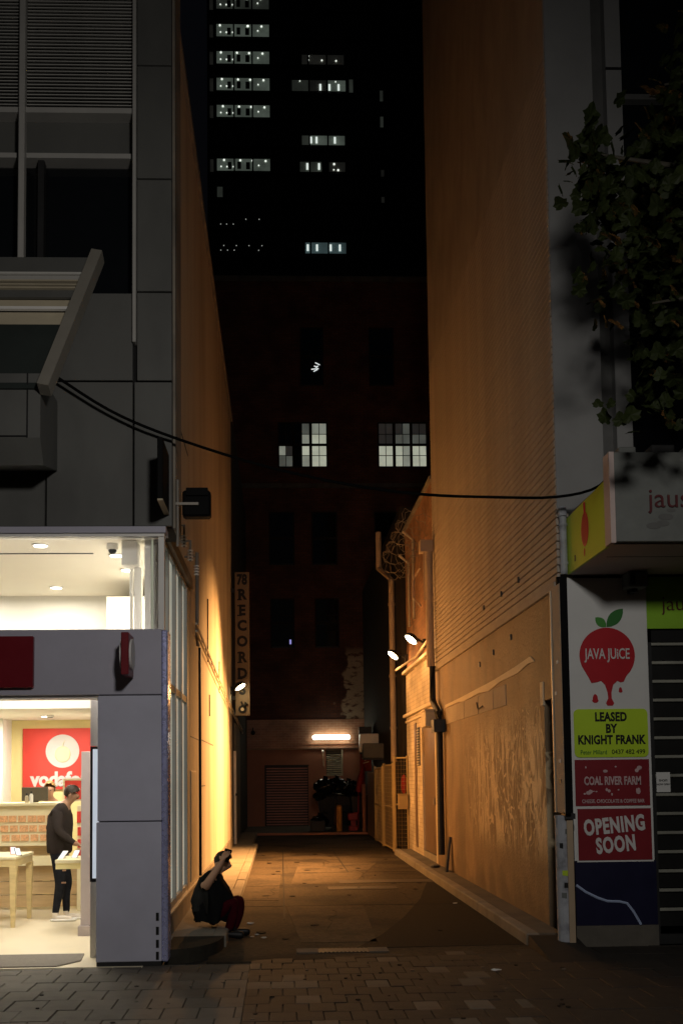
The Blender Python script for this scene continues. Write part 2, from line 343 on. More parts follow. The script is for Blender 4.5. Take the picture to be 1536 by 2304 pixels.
def text(name, s, size, loc, m, parent, face='-y', bold=0, ext=.004, align='CENTER', sx=1, spacing=1, shear=0, tilt=0):
    c = bpy.data.curves.new(name, 'FONT'); c.body = s; c.size = size; c.align_x = align; c.align_y = 'CENTER'
    c.extrude = ext; c.offset = bold; c.resolution_u = 3; c.space_character = spacing; c.shear = shear
    o = bpy.data.objects.new(name, c); col.objects.link(o)
    bpy.context.view_layer.update()
    me = bpy.data.meshes.new_from_object(o.evaluated_get(bpy.context.evaluated_depsgraph_get()))
    bpy.data.objects.remove(o)
    rot = {'-y': Matrix.Rotation(R(90), 4, 'X'), '-x': Matrix.Rotation(R(-90), 4, 'Z') @ Matrix.Rotation(R(90), 4, 'X')}[face]
    me.transform(Matrix.Translation(Vector(loc) - wloc(parent)) @ rot @ Matrix.Rotation(tilt, 4, 'Z') @ Matrix.Diagonal((sx, 1, 1, 1)))
    me.materials.clear(); me.materials.append(M[m])
    t = bpy.data.objects.new(name, me); col.objects.link(t); t.parent = parent
    return t
def copy_tree(o, parent=None):
    c = o.copy(); col.objects.link(c)
    if parent is not None: c.parent = parent
    for ch in list(o.children): copy_tree(ch, c)
    return c

# ================================================================== THE SETTING
# ground under everything
g = bx('ground', 'asphalt', None, -60, 60, -20, 220, -.40, -.10, kind='structure')
lane = MB().prism([(-.72, 10.3), (2.62, 10.6), (2.62, 32.3), (-.72, 32.3)], 'z', -.08, 0).build('lane_road', 'asphalt', None); lane['kind'] = 'structure'
far_road = bx('cross_path', 'concdirty', None, -6, 8, 32.3, 36.9, -.08, .06, kind='structure')
bx('kerb_strip', 'redpaint', far_road, -1.1, 2.8, 32.22, 32.3, -.05, .07)
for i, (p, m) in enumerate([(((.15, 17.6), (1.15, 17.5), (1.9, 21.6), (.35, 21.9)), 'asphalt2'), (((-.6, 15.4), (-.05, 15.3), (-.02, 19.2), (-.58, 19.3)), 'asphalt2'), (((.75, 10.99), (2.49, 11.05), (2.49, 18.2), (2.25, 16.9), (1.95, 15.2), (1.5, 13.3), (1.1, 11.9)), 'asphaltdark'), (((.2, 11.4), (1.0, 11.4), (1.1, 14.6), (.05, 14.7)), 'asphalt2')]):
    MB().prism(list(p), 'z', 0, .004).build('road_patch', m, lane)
bx('drain_inlet', 'asphalt3', lane, .72, 1.80, 16.6, 17.05, 0, .007); bx('drain_slot', 'black', lane, .95, 1.5, 16.72, 16.82, .006, .010)
bx('crossing_strip', 'asphalt3', lane, .95, 2.6, 17.6, 18.1, 0, .006)
for (x0, x1, y0, y1) in ((.02, .035, 13.2, 25.5), (-.56, .02, 17.3, 17.325), (.035, 2.45, 19.55, 19.575), (-.56, 2.45, 14.6, 14.62), (1.2, 1.215, 19.6, 25.5), (-.5, 1.2, 22.6, 22.62)):
    bx('saw_cut', 'flatblack', lane, x0, x1, y0, y1, .0042, .0062)
rc = random.Random(5)
for (x, y, n) in ((.5, 12.2, 9), (-.2, 15.5, 8), (1.4, 18.3, 9), (.8, 21.0, 8), (1.8, 14.0, 8)):
    p = [Vector((x, y, .0055))]
    for k in range(n): p.append(p[-1] + Vector((rc.uniform(-.05, .07), rc.uniform(.1, .3), 0)))
    MB().tube(p, .0022, 4).build('crack', 'flatblack', lane)
for k in range(26):
    x, y, r_ = rc.uniform(-.5, 2.3), rc.uniform(11.2, 25), rc.uniform(.02, .07)
    MB().prism([(x + r_ * rc.uniform(.6, 1.2) * math.cos(a_ * .7), y + r_ * 1.6 * rc.uniform(.6, 1.2) * math.sin(a_ * .7)) for a_ in range(9)], 'z', .004, .0065 + k * .0002).build('oil_stain', 'asphaltdark', lane)
# front grate at the mouth of the lane
gr = thing('drain_grate', 'black slotted drain grate set in pale concrete at the mouth of the lane', 'drain', (.6, 10.85, 0))
bx('concrete_surround', 'concdirty', gr, .14, .36, 10.72, 10.98, -.02, .012, bev=.004); bx('concrete_surround', 'concdirty', gr, .86, 1.06, 10.72, 10.98, -.02, .012, bev=.004)
bx('frame', 'dark', gr, .36, .86, 10.72, 10.98, -.02, .006)
for i in range(12): bx('grate_bar', 'dark', gr, .375 + i * .04, .393 + i * .04, 10.735, 10.965, .006, .011)
# kerbs and footpaths
for side, x0, x1, xw in (('l', -.72, -.58, -1.17), ('r', 2.50, 2.64, 2.88)):
    fp = bx('footpath', 'concdirty' if side == 'r' else 'concrete', None, *((xw, x0) if side == 'l' else (x1, xw)), 11.2 if side == 'l' else 11.0, 31.9 if side == 'l' else 23.9, -.08, .118, kind='structure')
    y = 11.2 if side == 'l' else 11.0; end = 26.5 if side == 'l' else 23.9
    while y < end:
        y2 = min(y + random.uniform(1.1, 1.5), end)
        bx('kerb_stone', 'concrete', fp, x0 + random.uniform(-.006, .006), x1, y + .006, y2 - .006, -.08, .12 + random.uniform(-.004, .004), bev=.012)
        y = y2
    if side == 'l':
        n = 7; pts = [(-1.12, 11.19)] + [(-1.12 + .52 * math.sin(t * math.pi / 2 / n), 11.19 - .85 * math.cos(t * math.pi / 2 / n)) for t in range(n + 1)]
        MB().prism(pts, 'z', -.08, .119).build('kerb_return', 'kerbdark', fp)
# pavement with single pavers
pv = bx('pavement', 'dark', None, -8, 9, 5.5, 10.62, -.10, -.022, kind='structure')
pavers = []
def pave(x0, x1, y0, y1, pw, pl, mats, bond=True):
    yy = y0; row = 0
    while yy < y1 - .02:
        off = (row % 2) * pw * .5 if bond else 0
        xx = x0 - off
        while xx < x1 - .02:
            a, b = max(xx, x0), min(xx + pw, x1); c, d = yy, min(yy + pl, y1)
            if b - a > .04: pavers.append((a, b, c, d, mats))
            xx += pw
        yy += pl; row += 1
def edge(x): return 10.28 + (x + 1.1) * .155 if x < 2.6 else 10.86
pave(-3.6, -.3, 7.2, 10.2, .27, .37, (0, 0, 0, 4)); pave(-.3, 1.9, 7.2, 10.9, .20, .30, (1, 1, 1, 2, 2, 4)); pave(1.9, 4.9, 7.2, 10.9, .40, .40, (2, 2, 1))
pavers = [p for p in pavers if p[2] < edge((p[0] + p[1]) / 2)]
def inframe(p): x, y = (p[0] + p[1]) / 2, (p[2] + p[3]) / 2; return 7.3 < y and abs(x / y - .065) < .36
pavers.sort(key=lambda p: (not inframe(p), p[2]))
rest = MB(); meshes = {}
pale = {(2, 9), (1, 8)}
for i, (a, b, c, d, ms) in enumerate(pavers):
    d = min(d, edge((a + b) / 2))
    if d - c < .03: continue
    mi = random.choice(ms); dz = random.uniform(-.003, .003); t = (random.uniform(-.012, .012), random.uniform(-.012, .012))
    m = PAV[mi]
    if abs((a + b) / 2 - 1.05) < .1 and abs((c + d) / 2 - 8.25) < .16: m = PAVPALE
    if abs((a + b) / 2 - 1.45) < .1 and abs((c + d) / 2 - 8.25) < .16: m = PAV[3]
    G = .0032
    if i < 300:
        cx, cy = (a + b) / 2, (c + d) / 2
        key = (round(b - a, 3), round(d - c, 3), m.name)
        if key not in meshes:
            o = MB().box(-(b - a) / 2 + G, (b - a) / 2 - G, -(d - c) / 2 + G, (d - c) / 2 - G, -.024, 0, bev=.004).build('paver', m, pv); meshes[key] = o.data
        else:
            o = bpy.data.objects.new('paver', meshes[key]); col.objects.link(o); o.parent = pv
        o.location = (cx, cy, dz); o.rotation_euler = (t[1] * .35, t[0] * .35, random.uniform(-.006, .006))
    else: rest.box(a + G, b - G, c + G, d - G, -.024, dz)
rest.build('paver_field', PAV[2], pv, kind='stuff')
for k in range(40):
    x, y, r_ = rc.uniform(-2, 2.6), rc.uniform(7.6, 10.1), rc.uniform(.010, .022)
    MB().tube([(x, y, -.002), (x, y, .0065)], r_, 8).build('gum_spot', 'asphaltdark' if k % 3 else PAV[3], pv)
for (x0, x1, y0, y1) in ((-8, -3.6, 5.5, 10.2), (4.9, 9, 5.5, 10.9), (-3.6, 4.9, 5.5, 7.2)):
    bx('paver_apron', PAV[2], pv, x0, x1, y0, y1, -.024, -.004)

MB().prism([(10.0, -.02), (10.93, -.02), (10.93, .116), (10.86, .116), (10.0, .002)], 'x', 2.50, 2.962).build('kerb_ramp', PAV[2], pv)
# ================================================================== LEFT BUILDING
LB = thing('corner_shop_building', 'grey panel clad corner building with a phone shop lit at street level', 'building', (-3, 10.2, 0))
YF = 10.2; XR = -1.02
# backing of the facade, with openings for the transom window, the door and the upper window
bx('facade_backing', 'joint', LB, -6.5, XR - .006, YF + .06, YF + .66, 4.17, 6.50)
bx('facade_backing', 'joint', LB, -6.5, XR - .006, YF + .30, YF + .66, 6.50, 13.0)
bx('facade_backing', 'joint', LB, -1.37, XR - .006, YF + .06, YF + .30, 6.50, 13.0)
def panel(x0, x1, z0, z1, y=YF): bx('cladding_panel', 'panel', LB, x0 + .009, x1 - .009, y, y + .055, z0 + .009, z1 - .009, bev=.004)
zs = [4.17, 5.61, 6.507, 7.657, 8.83, 10.0, 11.2, 12.4]
for a, b in zip(zs, zs[1:]): panel(-1.375 if a > 5.6 else -1.40, XR, a, b)
panel(-2.24, -1.40, 4.17, 5.61); panel(-2.24, -1.40, 5.61, 6.50); panel(-3.5, -2.24, 4.17, 5.61); panel(-3.5, -2.24, 5.61, 6.5); panel(-4.8, -3.5, 4.17, 5.61); panel(-4.8, -3.5, 5.61, 6.5)
# corner return
bx('corner_return', 'plinth', LB, XR - .005, XR + .02, YF + .06, YF + .66, 4.17, 13.0)
# louvre bank
bx('spandrel', 'panel', LB, -6, -1.41, YF + .16, YF + .22, 7.94, 8.35)
bx('louvre_sill', 'alu', LB, -6, -1.41, YF + .0, YF + .2, 8.33, 8.385); bx('spandrel_sill', 'alu', LB, -6, -1.41, YF + .06, YF + .24, 7.90, 7.95)
bx('louvre_back', 'joint', LB, -6, -1.38, YF + .20, YF + .26, 8.38, 12.6)
base = None
for k in range(46):
    z = 8.42 + k * .0335 * 1.04
    for (x0, x1) in ((-2.455, -1.412), (-3.6, -2.525)):
        if base is None or (x0, x1) not in base:
            mb = MB().prism([(YF + .02, .0), (YF + .022, .010), (YF + .050, .017), (YF + .050, .008)], 'x', x0, x1)
            o = mb.build('louvre_blade', 'louvre', LB); base = base or {}; base[(x0, x1)] = (o.data, z)
            o.location.z += z
        else:
            o = bpy.data.objects.new('louvre_blade', base[(x0, x1)][0]); col.objects.link(o); o.parent = LB; o.location.z = z
for x0, x1, z0 in ((-1.408, -1.372, 5.985), (-2.52, -2.46, 6.8), (-3.66, -3.6, 6.8)):
    MB().box(x0, x1, YF - .05, YF + .05, z0, 13, bev=.008).build('mullion', 'alu', LB)
bx('window_mullion', 'dark', LB, -2.36, -2.30, YF + .1, YF + .2, 6.5, 7.92)
uw = bx('upper_window', 'dark', LB, -6, -1.38, YF + .24, YF + .30, 6.50, 7.92); bx('pane', 'blackglass', uw, -5.9, -1.41, YF + .225, YF + .238, 6.55, 7.88)
# cream box and slanted glazed awning frame
bxx = MB().prism([(9.46, 5.40), (9.46, 4.81), (9.60, 4.60), (10.19, 4.72), (10.19, 5.40)], 'x', -5, -2.13).build('cladding_box', 'panel', LB)
bx('box_joint', 'joint', LB, -2.25, -2.24, 9.45, 9.462, 4.81, 5.40); bx('box_joint', 'joint', LB, -5, -2.25, 9.452, 9.462, 4.815, 4.83)
AW = thing('slanted_awning', 'slanted glazed awning with a thick pale end beam over the phone shop', 'awning', (-2.6, 9.6, 4.9))
A0, A1 = Vector((-2.08, 9.38, 5.22)), Vector((-1.71, 9.98, 6.76))
def beam(p, q, w, h): 
    d = (q - p).normalized(); s = Vector((1, 0, 0)) - d * d.x; s.normalize(); n = d.cross(s)
    B = [p + s * a * w + n * b * h for a, b in ((-.5, -.5), (.5, -.5), (.5, .5), (-.5, .5))]
    T = [q + s * a * w + n * b * h for a, b in ((-.5, -.5), (.5, -.5), (.5, .5), (-.5, .5))]
    return MB().hexa(B, T)
beam(A0, A1, .105, .15).build('end_beam', 'beam', AW)
def strip(t0, t1, name, m, inset=.0, th=.03):
    p, q = A0.lerp(A1, t0), A0.lerp(A1, t1); nrm = Vector((0, -.96, .28))
    o = nrm * inset
    pts = [p + o + Vector((-.05, 0, 0)), q + o + Vector((-.05, 0, 0)), Vector((-5, q.y, q.z)) + o, Vector((-5, p.y, p.z)) + o]
    b = [v - nrm * th for v in pts]
    return MB().hexa(b, pts).build(name, m, AW)
strip(0.03, .49, 'lower_glass', 'awnglass', -.04)
strip(.49, .585, 'reflector_strip', 'tan', -.05); strip(.585, .605, 'rail', 'whiteplastic', .0); strip(.605, .685, 'reflector_strip', 'tan', -.06)
strip(.685, .74, 'dark_band', 'panel', -.02); strip(.745, .755, 'rail', 'tan', 0); strip(.77, .78, 'rail', 'tan', 0); strip(.80, .81, 'rail', 'tan', 0); strip(.815, .85, 'band', 'alu', -.02); strip(.74, .86, 'backing', 'dark', -.05); strip(.855, .87, 'rail', 'louvre', 0); strip(.87, .985, 'top_band', 'panel', 0)
# shop front
bx('sill_trim', 'fascia', LB, -6.5, -1.085, YF - .05, YF + .2, 4.105, 4.165)
bx('head_trim', 'whiteplastic', LB, -6.5, -1.10, YF - .02, YF + .12, 4.075, 4.103)
tw = bx('transom_window', 'whiteplastic', LB, -1.16, -1.105, YF, YF + .1, 3.17, 4.075); bx('pane', 'glass', tw, -6.4, -1.16, YF + .045, YF + .053, 3.17, 4.075)
fa = bx('fascia', 'fascia', LB, -6.5, -1.125, YF - .06, YF + .22, 2.545, 3.17, bev=.006)
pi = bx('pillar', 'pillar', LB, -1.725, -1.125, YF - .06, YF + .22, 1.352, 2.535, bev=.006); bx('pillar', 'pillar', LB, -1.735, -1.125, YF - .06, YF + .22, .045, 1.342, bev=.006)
bx('pillar_base', 'dark', LB, -1.73, -1.13, YF - .05, YF + .2, 0, .045); bx('pillar_core', 'dark', LB, -1.71, -1.14, YF - .04, YF + .2, .04, 2.55)
bx('corner_strip', 'neon_tinted_chrome', LB, -1.122, -1.065, YF - .065, YF + .2, .04, 3.16, bev=.012)
for z in (.06, .17, .29, .42): bx('hinge_slot', 'black', LB, -1.178, -1.150, YF - .0625, YF - .055, z, z + .075)
bx('door_head', 'whiteplastic', LB, -6, -1.73, YF - .0, YF + .2, 2.515, 2.542)
# lane side of the left building
LW = thing('lane_wall', 'tall cream rendered side wall of the left building, brightly lit by the lane lamps', 'wall', (-1.3, 18, 0))
bx('wall', 'lwall', LW, -1.55, -1.17, 13.75, 25.95, .34, 10.55)
bx('wall', 'lwall', LW, -1.55, -1.17, 10.86, 13.75, 4.32, 10.75)
bx('window_head', 'plinth', LW, -1.55, -1.12, 10.86, 13.75, 4.19, 4.32)
bx('plinth', 'plinth', LW, -1.55, -1.15, 11.0, 25.95, -.05, .335, bev=.006); bx('plinth_trim', 'galv', LW, -1.5, -1.135, 11.0, 15.0, .336, .36); bx('coping', 'concrete', LW, -1.6, -1.12, 10.9, 25.97, 10.552, 10.66)
for y in (15.36,): MB().tube([(-1.155, y, 3.62), (-1.155, y, .36)], .022).build('conduit', 'blackpipe', LW)
MB().tube([(-1.15, 14.83, 4.9), (-1.15, 14.83, 3.72), (-1.15, 15.0, 3.62)], .03).build('conduit', 'greypipe', LW)
MB().tube([(-1.15, 17.05, 4.62), (-1.15, 17.05, 3.6)], .012).build('conduit', 'blackpipe', LW)
MB().tube([(-1.15, 20.2, 3.95), (-1.15, 20.2, 3.35)], .01).build('conduit', 'blackpipe', LW)
MB().tube([(-1.15, 17.4, 3.1), (-1.15, 17.4, 2.75)], .01).build('bracket', 'blackpipe', LW)
bx('service_hatch', 'tan', LW, -1.18, -1.155, 13.85, 14.7, .42, 1.84, bev=.005)
for zz, y0, y1 in ((2.30, 15.4, 18.6), (2.28, 13.9, 15.3), (1.62, 15.4, 16.6)): bx('render_joint', 'dark', LW, -1.172, -1.1675, y0, y1, zz, zz + .016)
bx('roof_flashing', 'dark', LW, -1.18, -1.165, 10.9, 13.6, 5.9, 5.93)
# cable ladder along the wall
CL = thing('cable_ladder', 'sagging metal cable ladder running along the lit cream lane wall', 'cable tray', (-1.15, 20, 3.4))
pA, pB = Vector((-1.12, 14.3, 3.72)), Vector((-1.12, 31.5, 3.05))
for dx in (0, .10):
    MB().tube([pA.lerp(pB, t / 12) + Vector((0, 0, -.06 * math.sin(math.pi * t / 12) + dx)) for t in range(13)], .016, 6).build('rail', 'galv', CL)
for k in range(24):
    p = pA.lerp(pB, (k + .5) / 24) + Vector((0, 0, -.06 * math.sin(math.pi * (k + .5) / 24)))
    MB().tube([p, p + Vector((0, 0, .10))], .010, 6).build('rung', 'galv', CL)
# blinds lit from behind in the lane side shop windows
SW = thing('side_shop_window', 'tall frosted side windows of the phone shop along the lane footpath', 'window', (-1.2, 12.3, .4))
ys = [10.52, 11.15, 11.2, 11.85, 11.92, 12.6, 12.66, 13.35]
for a, b in ((10.46, 11.16), (11.24, 11.92), (12.0, 12.66), (12.74, 13.38)):
    for z0, z1 in ((.44, 2.68), (2.78, 4.14)): bx('pane', 'blind', SW, -1.22, -1.205, a, b, z0, z1)
for y in (10.42, 11.18, 11.94, 12.68, 13.40): bx('mullion', 'alu', SW, -1.235, -1.165, y, y + .055, .40, 4.18, bev=.005)
for z in (.36, 2.69, 4.145): bx('transom', 'alu' if z != 2.69 else 'tan', SW, -1.23, -1.172, 10.42, 13.45, z, z + .075)
bx('end_jamb', 'tan', SW, -1.4, -1.172, 13.46, 13.75, .36, 4.19)
# neighbouring building further down the lane
NB = thing('far_left_building', 'dark rendered building beyond the cream wall on the left of the lane', 'building', (-3, 30, 0))
bx('wall', 'darkwall', NB, -9, -1.16, 26.0, 36.95, 0, 10.9); nd = bx('metal_door', 'greyrec', NB, -1.162, -1.12, 26.6, 29.6, .12, 3.1); bx('door_post', 'whiteplastic', NB, -1.16, -1.10, 26.35, 26.55, .12, 2.4, bev=.004)
bx('door_bracket', 'dark', NB, -1.11, -1.07, 26.3, 26.6, 1.3, 1.36)
# roof mass behind the facade (unseen but closes the block)
bx('rear_block', 'joint', LB, -9, -1.56, 17.3, 25.9, 0, 10.5)
bx('upper_floor', 'joint', LB, -9, -1.56, 10.86, 17.3, 4.32, 10.5)

# ------------------------------------------------------------------ the phone shop inside
SH = thing('shop_interior', 'cream walled phone shop interior with white ceiling and yellow back wall', 'shop', (-3.5, 13, 0))
bx('floor', 'shopfloor', SH, -8, -1.3, 10.12, 17, -.03, .006)
bx('ceiling', 'shopwall', SH, -8, -1.23, 10.42, 13.8, 4.12, 4.2)
bh = bx('bulkhead', 'shopwhite', SH, -8, -1.30, 13.8, 14.0, 2.66, 4.12)
bx('lower_ceiling', 'shopwhite', SH, -8, -1.30, 14.0, 17, 2.66, 2.75)
bx('back_wall', 'shopyellow', SH, -8, -2.40, 16.52, 16.65, 0, 2.66); bx('side_partition', 'shopwhite', SH, -2.50, -2.40, 14.6, 16.65, 0, 2.66); bx('partition_return', 'shopwhite', SH, -2.40, -1.32, 14.6, 14.7, 0, 2.66)
bx('right_wall', 'shopwhite', SH, -1.32, -1.26, 10.42, 17, 0, 4.12); bx('left_column', 'shopwhite', SH, -4.6, -4.12, 16.0, 16.6, 0, 2.66); bx('left_wall', 'shopwhite', SH, -8, -7.9, 10.42, 17, 0, 4.12)
bx('ceiling_drop', 'shopwall', SH, -2.06, -1.32, 12.7, 13.8, 2.66, 3.92)
bx('track_housing', 'shopwhite', SH, -1.56, -1.40, 10.5, 10.72, 3.86, 4.11, bev=.01); bx('track_post', 'shopwhite', SH, -1.45, -1.38, 10.62, 10.75, 3.0, 3.86); MB().tube([(-1.50, 10.8, 3.95), (-1.50, 10.8, 2.6)], .018).build('conduit', 'alu', SH)
bx('ceiling_slot', 'dark', SH, -4, -1.95, 11.15, 11.17, 4.112, 4.121)
# downlights (with their light) in the ceiling
def downlight(x, y, z, e, lab):
    t = thing('ceiling_downlight', lab, 'ceiling light', (x, y, z), 'downlights of the phone shop')
    MB().disc((x, y, z - .006), (0, 0, 1), .085, .012).build('trim_ring', 'whiteplastic', t); MB().disc((x, y, z - .013), (0, 0, 1), .065, .006).build('lens', 'downlight', t)
    l = bpy.data.lights.new('downlight_light', 'AREA'); l.shape = 'DISK'; l.size = .3; l.energy = e; l.color = (1, .93, .80)
    o = bpy.data.objects.new('downlight_light', l); col.objects.link(o); o.parent = t; o.location = (0, 0, -.05)
    return t
E1 = 29
for (x, y, lab) in ((-2.41, 10.75, 'round ceiling downlight left of the dome camera, nearest the shop glass'), (-1.72, 11.25, 'round ceiling downlight just below the dome camera'), (-1.72, 12.05, 'small ceiling downlight beside the thin metal pole'), (-3.3, 12.2, 'round ceiling downlight deeper in the shop, out to the left'), (-4.2, 11.2, 'ceiling downlight far to the left over the shop tables')):
    downlight(x, y, 4.12, E1, lab)
for (x, y, lab) in ((-2.75, 13.15, 'added ceiling downlight washing the bulkhead wall, right one'), (-3.9, 13.15, 'added ceiling downlight washing the bulkhead wall, left one')):
    downlight(x, y, 4.12, 17, lab)  # this pair is added to brighten the bulkhead
for (x, y, lab) in ((-3.35, 15.4, 'low ceiling downlight above the service counter'), (-4.6, 15.4, 'low ceiling downlight near the white column')):
    downlight(x, y, 2.66, 33, lab)
dc = thing('dome_camera', 'white dome security camera hanging from the shop ceiling behind the transom glass', 'security camera', (-1.68, 10.72, 4.12))
MB().tube([(-1.68, 10.72, 4.12), (-1.68, 10.72, 4.06)], .06, 16).build('mount', 'whiteplastic', dc); MB().ball((-1.68, 10.72, 4.055), .042).build('dome', 'dark', dc, smooth=True)
d2 = thing('ceiling_sensor', 'tiny dark sensor under the low shop ceiling above the red logo', 'sensor', (-3.25, 15.2, 2.66)); MB().disc((-3.25, 15.2, 2.64), (0, 0, 1), .05, .03).build('body', 'whiteplastic', d2); MB().disc((-3.25, 15.2, 2.622), (0, 0, 1), .035, .01).build('lens', 'dark', d2)
# red logo panel
lg = thing('logo_wall_panel', 'red wall panel with a white disc, golden bauble and white lettering behind the counter', 'sign', (-3.4, 16.5, 2))
bx('panel', 'shopred', lg, -3.94, -2.83, 16.48, 16.515, 1.60, 2.53)
MB().disc((-3.335, 16.475, 2.18), (0, 1, 0), .255, .012, 40).build('white_disc', 'printwhite', lg)
MB().ball((-3.33, 16.468, 2.13), .125, 1, .12, 1).build('bauble', 'cream', lg, smooth=True)
MB().tube([(-3.335, 16.462, 2.25), (-3.325, 16.462, 2.29), (-3.30, 16.462, 2.34)], .007, 6).build('bauble_cord', 'cream', lg)
text('lettering', 'vodafone', .30, (-3.30, 16.47, 1.745), 'printwhite', lg, bold=.012, sx=.92)
# counter with accessory packs
ct = thing('service_counter', 'cream service counter faced with rows of small orange packs', 'counter', (-3.6, 14.7, 0))
bx('counter_top', 'cream', ct, -6, -2.95, 14.55, 15.3, 1.40, 1.435); bx('front', 'cream', ct, -6, -2.95, 14.62, 14.72, .86, 1.40); bx('shelf_recess', 'wood2', ct, -6, -2.95, 14.75, 15.0, .72, .86); bx('ledge', 'cream', ct, -6, -2.95, 14.52, 14.78, .60, .72)
for z0, z1 in ((.04, .20), (.21, .38), (.39, .59)): bx('base_board', 'wood2', ct, -6, -2.75, 14.62, 14.70, z0, z1)
for r, z in enumerate((1.18, 1.05, .925)):
    for c in range(6):
        x = -3.80 + c * .128 + (r * .02)
        bx('accessory_pack', 'orangepack', ct, x, x + (.10 if (c + r) % 3 else .112), 14.60, 14.62, z, z + .085)
ws = thing('accessory_stand', 'white display stand of red packs beside the standing man', 'display stand', (-2.62, 14.4, 0))
bx('stand_back', 'cream', ws, -2.72, -2.35, 14.42, 14.5, 0, 1.40); bx('header_card', 'shopred', ws, -2.72, -2.42, 14.40, 14.418, 1.17, 1.32)
for z in (1.0, .84, .70):
    for x in (-2.71, -2.60): bx('red_pack', 'shopred', ws, x, x + .085, 14.395, 14.418, z, z + .11)
po = thing('poster_stand', 'red poster with white scribbles standing on the counter', 'poster', (-2.95, 15.0, 1.44))
bx('frame', 'cream', po, -3.03, -2.62, 15.0, 15.02, 1.44, 1.76); bx('print', 'shopred', po, -3.0, -2.65, 14.99, 14.998, 1.47, 1.73)
for i in range(3): MB().ball((-2.94 + i * .11, 14.985, 1.56 + .05 * (i % 2)), .035, 1.3, .1, .7).build('white_motif', 'printwhite', po)
mn = thing('computer_monitor', 'dark backed computer monitor on the counter with a white bottle in front', 'monitor', (-3.35, 14.95, 1.435))
bx('screen_back', 'monitor', mn, -3.58, -3.22, 14.93, 14.96, 1.455, 1.645, bev=.006); bx('stand', 'monitor', mn, -3.44, -3.36, 14.97, 15.0, 1.435, 1.55)
for x, h, m, lab in ((-3.405, .125, 'whiteplastic', 'white drink bottle with a dark cap in front of the monitor'), (-3.465, .10, 'tan', 'small tan bottle beside the white drink bottle')):
    b = thing('bottle', lab, 'bottle', (x, 14.75, 1.435)); MB().tube([(x, 14.75, 1.435), (x, 14.75, 1.435 + h * .8), (x, 14.75, 1.435 + h)], [.026, .026, .014], 12).build('body', m, b, smooth=False)
    MB().tube([(x, 14.75, 1.436 + h), (x, 14.75, 1.465 + h)], .014, 10).build('cap', 'dark', b)
# display tables
def table(name, x0, x1, y0, y1, h, lab):
    t = thing(name, lab, 'table', ((x0 + x1) / 2, (y0 + y1) / 2, 0))
    bx('table_top', 'cream', t, x0, x1, y0, y1, h - .035, h, bev=.005); bx('apron', 'wood', t, x0 + .01, x1 - .01, y0 + .01, y1 - .01, h - .12, h - .035)
    for lx in (x0 + .04, x1 - .04):
        for ly in (y0 + .04, y1 - .04):
            MB().hexa([(lx - .022, ly - .022, .006), (lx + .022, ly - .022, .006), (lx + .022, ly + .022, .006), (lx - .022, ly + .022, .006)], [(lx - .04, ly - .04, h - .12), (lx + .04, ly - .04, h - .12), (lx + .04, ly + .04, h - .12), (lx - .04, ly + .04, h - .12)]).build('leg', 'wood', t)
    return t
table('display_table', -4.6, -3.14, 12.85, 13.75, .84, 'long pale timber display table on tapered legs at the left')
sh = thing('display_shelf', 'short yellow display shelf fixed to the lilac board in front of the standing man', 'shelf', (-2.35, 12.5, .8))
bx('shelf_top', 'cream', sh, -2.56, -2.14, 12.26, 12.9, .80, .84, bev=.004); bx('shelf_edge', 'shopyellow', sh, -2.555, -2.14, 12.27, 12.88, .735, .80); bx('shelf_bracket', 'lilac', sh, -2.20, -2.13, 12.24, 12.27, .70, .84)
def phone(x, y, z, a, m, lab):
    t = thing('phone_display', lab, 'phone', (x, y, z)); bx('stand', 'whiteplastic', t, x - .012, x + .012, y - .012, y + .012, z, z + .05)
    o = bx('handset', m, t, x - .035, x + .035, y - .07, y + .07, z + .045, z + .055, bev=.003); o.rotation_euler = (0, 0, 0)
    MB().flat([(x - .03, y - .062, z + .0565), (x + .03, y - .062, z + .0565), (x + .03, y + .062, z + .0565), (x - .03, y + .062, z + .0565)]).build('screen', 'screen', t)
    t.rotation_euler = (R(38), 0, a)
phone(-3.2, 13.15, .84, .5, 'dark', 'black handset on a stand at the corner of the long table'); phone(-3.3, 13.35, .84, .3, 'shopred', 'red cased handset leaning on the long table'); phone(-3.5, 13.1, .84, .2, 'dark', 'handset further along the long table')
phone(-2.50, 12.5, .84, -.4, 'whiteplastic', 'white handset at the near end of the short table'); phone(-2.38, 12.6, .84, -.2, 'alu', 'silver handset near the hand of the man'); phone(-2.27, 12.5, .84, .1, 'whiteplastic', 'white handset tucked beside the lilac board')
db = thing('display_board', 'tall lilac display board standing beside the shop doorway', 'display board', (-2.18, 12.0, 0))
bx('board', 'lilac', db, -2.25, -2.13, 12.15, 12.24, .12, 2.06, bev=.004); bx('edge_post', 'joint', db, -2.128, -2.09, 12.15, 12.26, .10, 2.06); bx('foot', 'lilac', db, -2.27, -2.10, 12.10, 12.30, .006, .115)
wn = thing('window_screen', 'narrow bright digital screen in a dark frame beside the pillar', 'screen', (-1.78, 10.7, 0))
bx('frame', 'dark', wn, -1.885, -1.45, 10.66, 10.74, .74, 2.07); bx('display', 'screen', wn, -1.858, -1.47, 10.648, 10.658, .775, 2.045); bx('pedestal', 'shopwhite', wn, -1.88, -1.45, 10.66, 10.76, .006, .735)
bx('upper_panel', 'shopwhite', wn, -1.885, -1.45, 10.66, 10.74, 2.075, 2.62)
dm = MB().prism([(-4.5, 10.16), (-2.10, 10.16), (-1.93, 10.45), (-1.97, 10.85), (-4.5, 10.85)], 'z', .006, .018); at_loc('door_mat', 'mat_', (-3, 10.5, .006), dm, 'grey brown entrance mat inside the shop doorway', 'mat')
